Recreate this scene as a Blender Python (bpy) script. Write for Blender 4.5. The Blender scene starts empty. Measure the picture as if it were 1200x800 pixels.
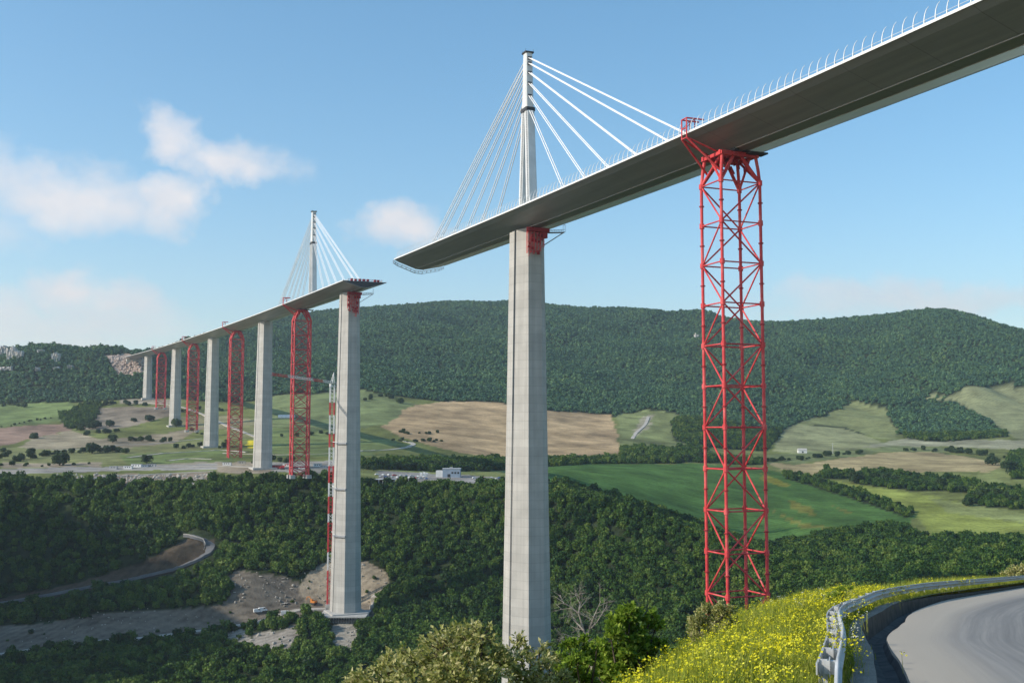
import bpy, math, random
import numpy as np
from mathutils import Vector, Matrix, noise as mnoise
random.seed(7); rng = np.random.default_rng(7)
sc = bpy.context.scene
C = bpy.data.collections.new("scene"); sc.collection.children.link(C)
R = math.radians

# ------------------------------------------------------------------ camera
FPX, PITCH = 1282.5, 0.08466          # focal length in px of a 1200 px wide picture, pitch up
cd = bpy.data.cameras.new("camera"); cam = bpy.data.objects.new("camera", cd); sc.collection.objects.link(cam)
cd.sensor_width = 36; cd.lens = 36*FPX/1200; cd.clip_start = 0.1; cd.clip_end = 40000
cam.location = (0, 0, 0); cam.rotation_euler = (math.pi/2+PITCH, 0, 0); sc.camera = cam
cP, sP = math.cos(PITCH), math.sin(PITCH)
def at(u, v, D):                        # a point at depth D seen at (u, v) of the 1200x800 picture
    a = (u-600)/FPX; b = (400-v)/FPX
    return Vector((a*D, (cP-b*sP)*D, (sP+b*cP)*D))
def proj(p):
    d = p[1]*cP+p[2]*sP; h = -p[1]*sP+p[2]*cP
    return 600+FPX*p[0]/d, 400-FPX*h/d, d

# ------------------------------------------------------------------ node helpers / materials
def new_mat(name):
    m = bpy.data.materials.new(name); m.use_nodes = True
    nt = m.node_tree; nt.nodes.clear()
    out = nt.nodes.new('ShaderNodeOutputMaterial'); b = nt.nodes.new('ShaderNodeBsdfPrincipled')
    nt.links.new(b.outputs[0], out.inputs[0]); b.inputs['Roughness'].default_value = .8
    b.inputs['Specular IOR Level'].default_value = .25
    return m, nt, b
def N(nt, t, **kw):
    n = nt.nodes.new(t)
    for k, v in kw.items():
        if k in n.inputs: n.inputs[k].default_value = v
        else: setattr(n, k, v)
    return n
def L(nt, a, b): nt.links.new(a, b)
def mixc(nt, fac, a, b, mode='MIX'):
    n = nt.nodes.new('ShaderNodeMix'); n.data_type = 'RGBA'; n.blend_type = mode
    for sock, val in ((n.inputs[0], fac), (n.inputs[6], a), (n.inputs[7], b)):
        if hasattr(val, 'links'): nt.links.new(val, sock)
        elif isinstance(val, (tuple, list)): sock.default_value = (*val[:3], 1)
        else: sock.default_value = val
    return n.outputs[2]
def math_(nt, op, a, b=None, c=None):
    n = nt.nodes.new('ShaderNodeMath'); n.operation = op
    for i, val in enumerate((a, b, c)):
        if val is None: continue
        if hasattr(val, 'links'): nt.links.new(val, n.inputs[i])
        else: n.inputs[i].default_value = val
    return n.outputs[0]
def ramp(nt, fac, stops):
    n = nt.nodes.new('ShaderNodeValToRGB'); el = n.color_ramp.elements
    while len(el) < len(stops): el.new(.5)
    for e, (p, c) in zip(el, stops):
        e.position = p; e.color = (*c[:3], 1) if isinstance(c, (tuple, list)) else (c, c, c, 1)
    nt.links.new(fac, n.inputs[0]); return n.outputs[0]
def noise(nt, scale, detail=4, vec=None, rough=.55):
    n = N(nt, 'ShaderNodeTexNoise'); n.inputs['Scale'].default_value = scale; n.inputs['Detail'].default_value = detail
    n.inputs['Roughness'].default_value = rough
    if vec is not None: nt.links.new(vec, n.inputs['Vector'])
    return n.outputs['Fac']
def objco(nt): return N(nt, 'ShaderNodeTexCoord').outputs['Object']
def posn(nt): return N(nt, 'ShaderNodeNewGeometry').outputs['Position']

def varied(name, c1, c2, scale, rough=.8, metal=0, bump=0, spec=.25, c3=None):
    m, nt, b = new_mat(name); co = objco(nt)
    f = noise(nt, scale, 5, co)
    st = [(.3, c1), (.7, c2)] if c3 is None else [(.25, c1), (.5, c2), (.75, c3)]
    L(nt, ramp(nt, f, st), b.inputs['Base Color'])
    b.inputs['Roughness'].default_value = rough; b.inputs['Metallic'].default_value = metal
    b.inputs['Specular IOR Level'].default_value = spec
    if bump:
        bp = N(nt, 'ShaderNodeBump'); bp.inputs['Strength'].default_value = bump
        L(nt, noise(nt, scale*6, 4, co), bp.inputs['Height']); L(nt, bp.outputs[0], b.inputs['Normal'])
    return m

def concrete_mat():
    m, nt, b = new_mat('pier_concrete'); co = objco(nt)
    sx = N(nt, 'ShaderNodeSeparateXYZ'); L(nt, co, sx.inputs[0])
    z = sx.outputs['Z']
    lift = math_(nt, 'FRACT', math_(nt, 'MULTIPLY', z, 1/4.0))
    line = math_(nt, 'LESS_THAN', lift, .07)
    # tone of each 4 m pour
    wn = N(nt, 'ShaderNodeTexWhiteNoise'); wn.noise_dimensions = '1D'
    L(nt, math_(nt, 'FLOOR', math_(nt, 'MULTIPLY', z, 1/4.0)), wn.inputs['W'])
    mp = N(nt, 'ShaderNodeMapping'); mp.inputs['Scale'].default_value = (.9, .9, .018); L(nt, co, mp.inputs['Vector'])
    streak = noise(nt, 1.0, 5, mp.outputs[0])
    blot = noise(nt, .12, 5, co)
    base = ramp(nt, streak, [(.3, (.36, .35, .32)), (.7, (.50, .485, .445))])
    base = mixc(nt, .35, base, ramp(nt, blot, [(.35, (.30, .29, .265)), (.65, (.54, .52, .475))]))
    base = mixc(nt, math_(nt, 'MULTIPLY', wn.outputs['Value'], .3), base, (.27, .26, .24))
    base = mixc(nt, math_(nt, 'MULTIPLY', line, .26), base, (.19, .185, .17))
    L(nt, base, b.inputs['Base Color']); b.inputs['Roughness'].default_value = .85
    return m

def steel_deck_mat():
    m, nt, b = new_mat('deck_steel')
    uv = N(nt, 'ShaderNodeUVMap').outputs[0]
    sx = N(nt, 'ShaderNodeSeparateXYZ'); L(nt, uv, sx.inputs[0])
    fr = math_(nt, 'FRACT', math_(nt, 'MULTIPLY', sx.outputs['X'], 1/22.5))
    ln = math_(nt, 'LESS_THAN', fr, .012)
    mp = N(nt, 'ShaderNodeMapping'); mp.inputs['Scale'].default_value = (.02, .35, 1); L(nt, uv, mp.inputs['Vector'])
    f = noise(nt, 1, 5, mp.outputs[0])
    c = ramp(nt, f, [(.3, (.20, .235, .238)), (.7, (.30, .33, .33))])
    ln2 = math_(nt, 'LESS_THAN', math_(nt, 'FRACT', math_(nt, 'MULTIPLY', sx.outputs['X'], 1/4.5)), .03)
    c = mixc(nt, math_(nt, 'MULTIPLY', ln2, .16), c, (.13, .13, .125))
    c = mixc(nt, math_(nt, 'MULTIPLY', ln, .55), c, (.12, .12, .115))
    L(nt, c, b.inputs['Base Color']); b.inputs['Roughness'].default_value = .42; b.inputs['Specular IOR Level'].default_value = .4
    return m

M = {}
M['concrete'] = concrete_mat()
M['deck'] = steel_deck_mat()
M['white'] = varied('white_paint', (.66, .66, .64), (.78, .78, .76), .4, .45)
M['pylon'] = varied('pylon_paint', (.56, .57, .55), (.72, .72, .70), .15, .5)
M['cable'] = varied('cable_sheath', (.74, .74, .73), (.84, .84, .83), .3, .45)
M['red'] = varied('red_paint', (.43, .032, .036), (.60, .058, .062), .22, .55, spec=.3, c3=(.70, .16, .15))
M['darkred'] = varied('dark_red_paint', (.26, .018, .026), (.36, .03, .038), .5, .55)
M['dark'] = varied('dark_steel', (.035, .036, .038), (.07, .07, .07), .5, .6)
M['grey'] = varied('grey_steel', (.25, .26, .27), (.36, .37, .38), .5, .5)
M['galv'] = varied('galvanised_steel', (.42, .425, .42), (.58, .585, .575), 3, .5, metal=.2, spec=.5)
M['bark'] = varied('bark', (.055, .042, .03), (.12, .095, .07), 6, .9)
M['deadwood'] = varied('dead_wood', (.22, .19, .16), (.36, .32, .28), 9, .9)
M['gutter'] = varied('shadowed_gutter', (.035, .036, .038), (.10, .098, .092), 2.5, .85, bump=.3)  # gutter colour darkened to hold the shadow of the kerb
M['kerb'] = varied('kerb_concrete', (.26, .25, .23), (.40, .385, .35), 3, .9, bump=.3)
M['pad'] = varied('pad_concrete', (.36, .35, .32), (.5, .48, .44), .3, .9)
M['glass'] = varied('window_glass', (.02, .025, .03), (.04, .045, .05), 1, .12, spec=.6)
M['tyre'] = varied('tyre_rubber', (.015, .015, .015), (.03, .03, .03), 3, .9)
M['wallwhite'] = varied('site_wall', (.6, .6, .58), (.75, .75, .73), .3, .7)
M['bluegrey'] = varied('blue_grey_cladding', (.20, .26, .33), (.27, .33, .40), .3, .6)
M['rock'] = varied('limestone', (.20, .18, .15), (.40, .37, .32), .12, .95, bump=.6, c3=(.40, .35, .28))
M['pinkrock'] = varied('broken_limestone', (.32, .23, .19), (.52, .43, .36), .15, .95, bump=.6, c3=(.46, .33, .28))
M['asphalt_far'] = varied('worn_asphalt', (.10, .105, .11), (.16, .16, .16), .1, .85)
M['dirt'] = varied('dirt_track', (.34, .31, .26), (.48, .45, .39), .08, .95)

def leaf_mat(name, cols, rnd='inst', trans=.25, spec=.25):
    """foliage: per instance / per leaf tone, some light through the leaf"""
    m, nt, b = new_mat(name)
    oi = N(nt, 'ShaderNodeObjectInfo').outputs['Random']
    geo = N(nt, 'ShaderNodeNewGeometry')
    isl = geo.outputs['Random Per Island']
    big = noise(nt, .007, 5, geo.outputs['Position'], .65)
    f = math_(nt, 'ADD', math_(nt, 'MULTIPLY', oi, .55 if rnd == 'inst' else .1),
              math_(nt, 'MULTIPLY', isl, .35 if rnd == 'inst' else .8))
    f = math_(nt, 'ADD', f, math_(nt, 'MULTIPLY', math_(nt, 'SUBTRACT', big, .5), .9))
    n = len(cols)
    c = ramp(nt, f, [(.05+.85*i/(n-1), cc) for i, cc in enumerate(cols)])
    L(nt, c, b.inputs['Base Color']); b.inputs['Roughness'].default_value = .6
    b.inputs['Specular IOR Level'].default_value = spec
    tr = N(nt, 'ShaderNodeBsdfTranslucent'); L(nt, mixc(nt, .5, c, (.10, .14, .02)), tr.inputs[0])
    mx = N(nt, 'ShaderNodeMixShader'); mx.inputs[0].default_value = trans
    L(nt, b.outputs[0], mx.inputs[1]); L(nt, tr.outputs[0], mx.inputs[2])
    out = [q for q in nt.nodes if q.type == 'OUTPUT_MATERIAL'][0]; L(nt, mx.outputs[0], out.inputs[0])
    return m
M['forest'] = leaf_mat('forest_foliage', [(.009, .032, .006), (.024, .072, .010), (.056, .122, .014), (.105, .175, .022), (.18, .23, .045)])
M['farforest'] = leaf_mat('hazed_hill_foliage', [(.030, .080, .048), (.055, .130, .064), (.090, .180, .070), (.15, .235, .08)], trans=.1)  # blue tint mixed into the greens to stand in for haze
M['fieldtree'] = leaf_mat('field_tree_foliage', [(.022, .048, .016), (.038, .072, .020), (.06, .10, .028)])
M['olive'] = leaf_mat('pale_olive_leaves', [(.20, .22, .045), (.42, .42, .13), (.62, .57, .25), (.78, .70, .42)], 'leaf', .45)
M['green'] = leaf_mat('bright_green_leaves', [(.10, .18, .015), (.22, .34, .03), (.34, .46, .05), (.46, .52, .14)], 'leaf', .5)
M['grass'] = leaf_mat('meadow_grass', [(.16, .22, .02), (.28, .33, .035), (.40, .42, .06), (.50, .46, .15)], 'inst', .35)
M['flower'] = leaf_mat('yellow_petals', [(.66, .58, .010), (.78, .72, .02), (.84, .80, .10)], 'inst', .25)
M['whiteflower'] = leaf_mat('white_petals', [(.6, .6, .5), (.75, .75, .68)], 'inst', .25)

# ------------------------------------------------------------------ mesh helpers
class MB:
    def __init__(s): s.v = []; s.f = []; s.uv = []
    def add(s, vs, fs):
        o = len(s.v); s.v += [tuple(p) for p in vs]; s.f += [tuple(i+o for i in f) for f in fs]
    def box(s, c, ax, ay, az, hx, hy, hz):
        c = Vector(c); ax = Vector(ax)*hx; ay = Vector(ay)*hy; az = Vector(az)*hz
        vs = [c+ax*i+ay*j+az*k for i in (-1, 1) for j in (-1, 1) for k in (-1, 1)]
        s.add(vs, [(0, 1, 3, 2), (4, 6, 7, 5), (0, 4, 5, 1), (2, 3, 7, 6), (0, 2, 6, 4), (1, 5, 7, 3)])
    def abox(s, x0, x1, y0, y1, z0, z1):
        s.box(((x0+x1)/2, (y0+y1)/2, (z0+z1)/2), (1, 0, 0), (0, 1, 0), (0, 0, 1), (x1-x0)/2, (y1-y0)/2, (z1-z0)/2)
    def tube(s, p, q, r, n=8, r2=None):
        p = Vector(p); q = Vector(q); d = q-p
        if d.length < 1e-6: return
        d.normalize(); a = d.orthogonal().normalized(); b = d.cross(a); r2 = r if r2 is None else r2
        vs = []
        for P, rr in ((p, r), (q, r2)):
            for i in range(n):
                t = 2*math.pi*i/n; vs.append(P+a*(rr*math.cos(t))+b*(rr*math.sin(t)))
        fs = [(i, (i+1) % n, n+(i+1) % n, n+i) for i in range(n)]
        fs += [tuple(range(n-1, -1, -1)), tuple(range(n, 2*n))]
        s.add(vs, fs)
    def path(s, pts, rad, n=6):
        for i in range(len(pts)-1):
            s.tube(pts[i], pts[i+1], rad[i] if isinstance(rad, list) else rad, n, rad[i+1] if isinstance(rad, list) else rad)
    def loft(s, rings, caps=True):
        n = len(rings[0]); vs = [p for r in rings for p in r]; fs = []
        for k in range(len(rings)-1):
            for i in range(n):
                j = (i+1) % n; fs.append((k*n+i, k*n+j, (k+1)*n+j, (k+1)*n+i))
        if caps: fs += [tuple(range(n-1, -1, -1)), tuple((len(rings)-1)*n+i for i in range(n))]
        s.add(vs, fs)
    def strip(s, rows):                     # open sheet, rows of equal length
        n = len(rows[0]); vs = [p for r in rows for p in r]
        s.add(vs, [(k*n+i, k*n+i+1, (k+1)*n+i+1, (k+1)*n+i) for k in range(len(rows)-1) for i in range(n-1)])
    def mesh(s, name, mat, origin=(0, 0, 0), smooth=False):
        me = bpy.data.meshes.new(name); o = Vector(origin)
        me.from_pydata([tuple(Vector(p)-o) for p in s.v], [], s.f); me.update()
        if mat: me.materials.append(M[mat] if isinstance(mat, str) else mat)
        if smooth: me.polygons.foreach_set('use_smooth', [True]*len(me.polygons))
        return me
    def build(s, name, mat, parent=None, smooth=False, origin=None, fix=True):
        org = origin if origin is not None else (parent['_o'] if parent is not None and '_o' in parent else (0, 0, 0))
        me = s.mesh(name, mat, org, smooth)
        if fix:
            import bmesh
            bm = bmesh.new(); bm.from_mesh(me); bmesh.ops.recalc_face_normals(bm, faces=bm.faces); bm.to_mesh(me); bm.free()
        o = bpy.data.objects.new(name, me); C.objects.link(o)
        if parent is not None:
            o.parent = parent; o['_o'] = list(org)
        else: o.location = org
        return o
def tag(o, label=None, cat=None, group=None, kind=None):
    if label: o['label'] = label
    if cat: o['category'] = cat
    if group: o['group'] = group
    if kind: o['kind'] = kind
    return o
def thing(name, label, cat, loc, group=None):
    o = bpy.data.objects.new(name, None); C.objects.link(o); o.location = loc; o.empty_display_size = 1
    o['_o'] = list(loc)
    return tag(o, label, cat, group)
def copy_tree(o, loc, rotz=0, scale=1, label=None, group=None):
    kids = [k for k in C.objects if k.parent == o]
    c = o.copy(); C.objects.link(c); c.location = loc; c.rotation_euler = (0, 0, rotz); c.scale = (scale,)*3 if not isinstance(scale, tuple) else scale
    if label: c['label'] = label
    if group: c['group'] = group
    def rec(src, dst):
        for k in [q for q in C.objects if q.parent == src]:
            d = k.copy(); C.objects.link(d); d.parent = dst; rec(k, d)
    for k in kids:
        d = k.copy(); C.objects.link(d); d.parent = c; rec(k, d)
    return c

# ------------------------------------------------------------------ bridge alignment
CAMB = (-469.81, 198.35, -96.4); YAW = -0.384658; KAP = 4.125e-5; SLOPE = 0.030355
def B(s, lat=0., dz=0.):
    qx = s-CAMB[0]; qy = .5*KAP*s*s+lat-CAMB[1]; qz = SLOPE*s+dz-CAMB[2]
    qz += 1.0*(min(s, 0)/250)**2
    return Vector((qx*math.sin(YAW)-qy*math.cos(YAW), qx*math.cos(YAW)+qy*math.sin(YAW), qz))
def frame(s):                               # along the bridge (away), across (to the sunny camera side)
    a = (B(s+1)-B(s-1)); a.z = 0; a.normalize()
    return a, Vector((-a.y, a.x, 0))

# ------------------------------------------------------------------ valley terrain
COL = [-350, 0, 60, 120, 160, 200, 250, 300, 350, 400, 450, 520, 600, 650, 700, 800, 900, 1000, 1100, 1200, 1500]
def tab(*rows): return [list(r) for r in rows]
# every row: one terrain line, (depth, v) for each column of COL; a z value is marked by ('z', z)
ST = []
def line(D, V=None, z=None):
    n = len(COL); D = D if isinstance(D, (list, tuple)) else [D]*n
    pts = []
    for i, u in enumerate(COL):
        if z is not None:
            zz = z[i] if isinstance(z, (list, tuple)) else z
            pts.append(((u-600)/FPX*D[i], D[i], zz))
        else: pts.append(tuple(at(u, V[i], D[i])))
    ST.append(pts)
line(45, z=[-34]*10+[-33, -32, -30, -28, -26, -24, -22, -22, -22, -22, -22])
line(180, z=[-88]*13+[-84, -78, -72, -64, -58, -54, -52, -50])
line(350, z=[-122]*13+[-118, -114, -108, -100, -92, -84, -78, -70])
line([610]*13+[600, 590, 570, 550, 540, 530, 520, 500], z=[-166]*13+[-164, -160, -150, -138, -124, -112, -104, -92])
#        -350  0    60   120  160  200  250  300  350  400  450  520  600  650  700  800  900 1000 1100 1200 1500
line([690, 690, 690, 690, 695, 700, 700, 700, 700, 700, 690, 680, 680, 680, 670, 650, 630, 610, 600, 590, 580],
     [815, 806, 804, 800, 798, 796, 792, 790, 790, 788, 786, 786, 786, 786, 782, 766, 748, 732, 720, 710, 690])     # 4 river bank wood
line([770, 765, 768, 770, 775, 780, 785, 790, 800, 806, 800, 770, 760, 750, 740, 710, 680, 650, 630, 620, 620],
     [790, 772, 765, 757, 753, 750, 742, 735, 724, 724, 727, 736, 736, 736, 732, 720, 714, 712, 704, 696, 675])     # 5 outer edge of the lower bench
line([792, 784, 786, 788, 792, 798, 806, 816, 836, 842, 836, 810, 790, 780, 765, 735, 700, 665, 640, 630, 630],
     [776, 756, 750, 743, 741, 739, 731, 723, 711, 709, 708, 715, 718, 716, 712, 704, 703, 704, 698, 690, 670])     # 6 back of the lower bench
line([815, 812, 814, 816, 820, 824, 836, 852, 868, 874, 866, 850, 835, 822, 805, 770, 725, 685, 655, 640, 640],
     [744, 732, 722, 712, 709, 707, 688, 672, 668, 664, 672, 686, 690, 686, 676, 678, 690, 698, 694, 686, 666])     # 7 top of the lower cut
line([865, 860, 862, 864, 868, 874, 890, 900, 905, 908, 900, 890, 880, 865, 845, 800, 745, 700, 668, 650, 650],
     [716, 708, 696, 684, 677, 668, 648, 642, 641, 641, 644, 648, 650, 646, 642, 660, 680, 694, 691, 683, 662])     # 8 upper road bench
line([880, 876, 877, 878, 880, 884, 905, 925, 930, 932, 925, 918, 910, 895, 870, 822, 762, 710, 678, 658, 658],
     [704, 694, 682, 668, 656, 644, 630, 622, 622, 622, 624, 626, 626, 620, 616, 642, 668, 689, 688, 680, 660])     # 9 top of the upper cut
line([950, 950, 945, 935, 925, 908, 930, 950, 955, 958, 952, 946, 940, 930, 905, 855, 790, 725, 690, 668, 668],
     [570, 569, 571, 584, 603, 631, 606, 594, 594, 594, 598, 600, 598, 588, 590, 622, 655, 686, 685, 677, 656])     # 10 spur crest
line([990, 990, 985, 975, 960, 945, 955, 970, 975, 978, 974, 970, 965, 980, 965, 930, 880, 800, 745, 710, 710],
     [576, 580, 588, 602, 615, 622, 593, 578, 577, 578, 582, 585, 580, 584, 592, 622, 656, 684, 680, 674, 652])     # 11 hollow behind the spur
line([1050, 1050, 1045, 1040, 1035, 1030, 1020, 1010, 1008, 1010, 1010, 1012, 1015, 1040, 1040, 1040, 1020, 1000, 980, 970, 960],
     [561, 563, 563, 566, 567, 566, 563, 561, 560, 562, 568, 570, 568, 566, 580, 610, 641, 632, 635, 636, 630])     # 12 plateau edge
line([1160, 1160, 1155, 1150, 1150, 1148, 1145, 1142, 1142, 1145, 1150, 1170, 1200, 1240, 1250, 1250, 1230, 1200, 1180, 1170, 1170],
     [548, 549, 549, 549, 549, 549, 548, 548, 548, 549, 552, 555, 554, 549, 551, 566, 585, 596, 600, 600, 596])     # 13 edge of the fields
line([1453]*11+[1460, 1470, 1480, 1480, 1480, 1480, 1480, 1480, 1480, 1480],
     [524, 525, 525, 524, 524, 523.5, 523, 523, 523, 523, 524, 529, 537, 538, 539, 541, 550, 553, 553, 553, 550])   # 14
line([1764]*11+[1770, 1770, 1780, 1790, 1790, 1800, 1800, 1800, 1800, 1800],
     [500, 501, 501, 500, 500, 499, 498, 496, 495, 495, 496, 500, 508, 512, 515, 523, 530, 530, 532, 532, 528])     # 15
line([2073]*11+[2080, 2090, 2100, 2100, 2110, 2120, 2120, 2120, 2120, 2120],
     [473, 474, 472, 470, 467.5, 467, 470, 468, 464, 463, 464, 469, 474, 481, 487, 489, 503, 508, 508, 506, 500])   # 16 foot of the wooded hills
line([2210, 2210, 2210, 2210, 2190, 2300, 2400, 2430, 2450, 2460, 2470, 2480, 2480, 2480, 2480, 2480, 2480, 2470, 2450, 2440, 2440],
     [436, 438, 438, 441, 446, 446, 440, 432, 428, 428, 428, 432, 436, 440, 444, 446, 458, 466, 458, 450, 450])     # 17
line([2310, 2310, 2310, 2300, 2265, 2550, 2750, 2820, 2900, 2950, 3000, 3000, 3000, 3000, 3000, 3000, 2950, 2900, 2850, 2800, 2800],
     [417, 419, 420, 424, 428, 425, 416, 406, 396, 392, 390, 391, 394, 396, 398, 402, 408, 408, 402, 410, 430])     # 18
line([2400, 2400, 2400, 2380, 2330, 2850, 3100, 3300, 3450, 3520, 3600, 3650, 3700, 3700, 3700, 3600, 3450, 3380, 3350, 3220, 3000],
     [411, 411, 412, 417, 417, 407, 395, 382, 370, 363, 359, 356, 357, 361, 363, 368, 379, 373, 363, 392, 440])     # 19 skyline
ST.append([(p[0]*1.06, p[1]*1.06, p[2]+2) for p in ST[-1]])                                                          # 20 plateau behind it
ST.append([(p[0]*1.35, p[1]*1.35, p[2]-40) for p in ST[-2]])
ST.append([(p[0]/p[1]*9500, 9500, 60) for p in ST[19]])
ST = np.array(ST)                           # K x ncol x 3
SUB = [6, 6, 8, 8, 14, 8, 12, 14, 8, 14, 10, 12, 16, 24, 24, 26, 22, 16, 22, 4, 6, 6]
def pchip(x, y, xq):                        # monotone cubic along axis 0
    h = np.diff(x); sh = (-1,)+(1,)*(y.ndim-1); d = np.diff(y, axis=0)/h.reshape(sh)
    m = np.zeros_like(y); m[0] = d[0]; m[-1] = d[-1]
    w = d[:-1]*d[1:]; hm = np.where(w > 0, 2*w/np.where(np.abs(d[:-1]+d[1:]) < 1e-12, 1, d[:-1]+d[1:]), 0); m[1:-1] = hm
    i = np.clip(np.searchsorted(x, xq)-1, 0, len(x)-2); t = ((xq-x[i])/h[i]).reshape(sh); hh = h[i].reshape(sh)
    return (2*t**3-3*t**2+1)*y[i]+(t**3-2*t**2+t)*hh*m[i]+(-2*t**3+3*t**2)*y[i+1]+(t**3-t**2)*hh*m[i+1]
UQ = np.arange(-350, 1501, 3.0)
# work with (x/depth, depth, z): interpolate depth and z over u
dep = pchip(np.array(COL, float), ST[:, :, 1].T, UQ).T            # K x nu
zz = pchip(np.array(COL, float), ST[:, :, 2].T, UQ).T
xx = pchip(np.array(COL, float), ST[:, :, 0].T, UQ).T
tq = np.concatenate([k+np.arange(n)/n for k, n in enumerate(SUB)]+[[len(SUB)]])
tk = np.arange(len(SUB)+1, dtype=float)
def along(a):                               # blend linear and monotone cubic along the profile
    lin = np.stack([np.interp(tq, tk, a[:, j]) for j in range(a.shape[1])], 1)
    return .35*lin+.65*pchip(tk, a, tq)
GY, GZ, GX = along(dep), along(zz), along(xx)
# relief
def vnoise(x, y, sc_, seed):
    x = x/sc_+seed*17.3; y = y/sc_+seed*5.1
    xi = np.floor(x).astype(int); yi = np.floor(y).astype(int); fx = x-xi; fy = y-yi
    def h(a, b):
        n = (a*374761393+b*668265263+seed*1442695041) & 0x7fffffff
        n = ((n ^ (n >> 13))*1274126177) & 0x7fffffff
        return (n ^ (n >> 16))/0x7fffffff % 1.0
    fx = fx*fx*(3-2*fx); fy = fy*fy*(3-2*fy)
    return (h(xi, yi)*(1-fx)+h(xi+1, yi)*fx)*(1-fy)+(h(xi, yi+1)*(1-fx)+h(xi+1, yi+1)*fx)*fy-.5
TT = np.repeat(tq[:, None], len(UQ), 1)
gul = np.interp(TT, [16.3, 17.2, 18.4, 19], [0, 26, 30, 0])*(np.abs(vnoise(GX+.25*GY, GY*.22, 170, 12))*2-.45)
GZ = GZ+gul
rough_ = np.interp(TT, [0, 4, 5, 6, 7, 8, 9, 10, 12, 13, 14, 16, 17, 18.5, 19, 20, 22], [2, 2, .3, .3, 1.5, .4, 1.5, 3, 2, .8, 1.5, 4, 44, 52, 8, 4, 10])
GZ = GZ+rough_*(vnoise(GX, GY, 210, 1)+.5*vnoise(GX, GY, 90, 2))+np.clip(rough_, 0, 3)*.35*vnoise(GX, GY, 24, 3)
nt_, nu_ = GX.shape
dd = GY*cP+GZ*sP
GU = 600+FPX*GX/dd; GV = 400-FPX*(-GY*sP+GZ*cP)/dd
def ground_at(u, v, back=False):            # first ground point met along the sight line through (u, v)
    j = int(round((u-UQ[0])/3.0)); j = max(0, min(nu_-1, j))
    vmin = 1e9
    for i in range(1, nt_):
        if GV[i, j] <= v < GV[i-1, j] and tq[i] > 3.5:
            t = (GV[i-1, j]-v)/(GV[i-1, j]-GV[i, j])
            d = dd[i-1, j]*(1-t)+dd[i, j]*t
            return at(u, v, d)
    return at(u, v, 1500)
from collections import defaultdict
_tree = None
def ground_z(x, y):                         # height of the valley ground at a plan position
    global _tree
    if _tree is None:
        from mathutils.kdtree import KDTree
        _tree = KDTree(nt_*nu_)
        for k, (a, b) in enumerate(zip(GX.ravel(), GY.ravel())): _tree.insert((a, b, 0), k)
        _tree.balance()
    ws = zs = 0
    for co, k, d in _tree.find_n((x, y, 0), 4):
        w = 1/(d+.01); ws += w; zs += w*GZ.ravel()[k]
    return zs/ws
def inpoly(poly, u, v):
    p = np.array(poly, float); r = np.zeros(u.shape, bool); j = len(p)-1
    for i in range(len(p)):
        c = ((p[i, 1] > v) != (p[j, 1] > v)) & (u < (p[j, 0]-p[i, 0])*(v-p[i, 1])/(p[j, 1]-p[i, 1]+1e-12)+p[i, 0])
        r ^= c; j = i
    return r
CF = (.030, .042, .018); SHADED_EARTH = (.165, .140, .108); SHADED_CUT = (.085, .066, .046); GRS = (.155, .175, .055)  # both earth tones darkened to carry the shade on the cuts
cols = np.empty((nt_, nu_, 3)); cols[:] = GRS
forest = np.zeros((nt_, nu_), bool)
wob = 2.2*vnoise(GX, GY, 18, 5)+1.5*vnoise(GX, GY, 50, 6)
PU, PV = GU+2*wob, GV+wob*.8
lowA = TT <= 12.05
forest |= lowA | (TT >= 16)
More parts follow.
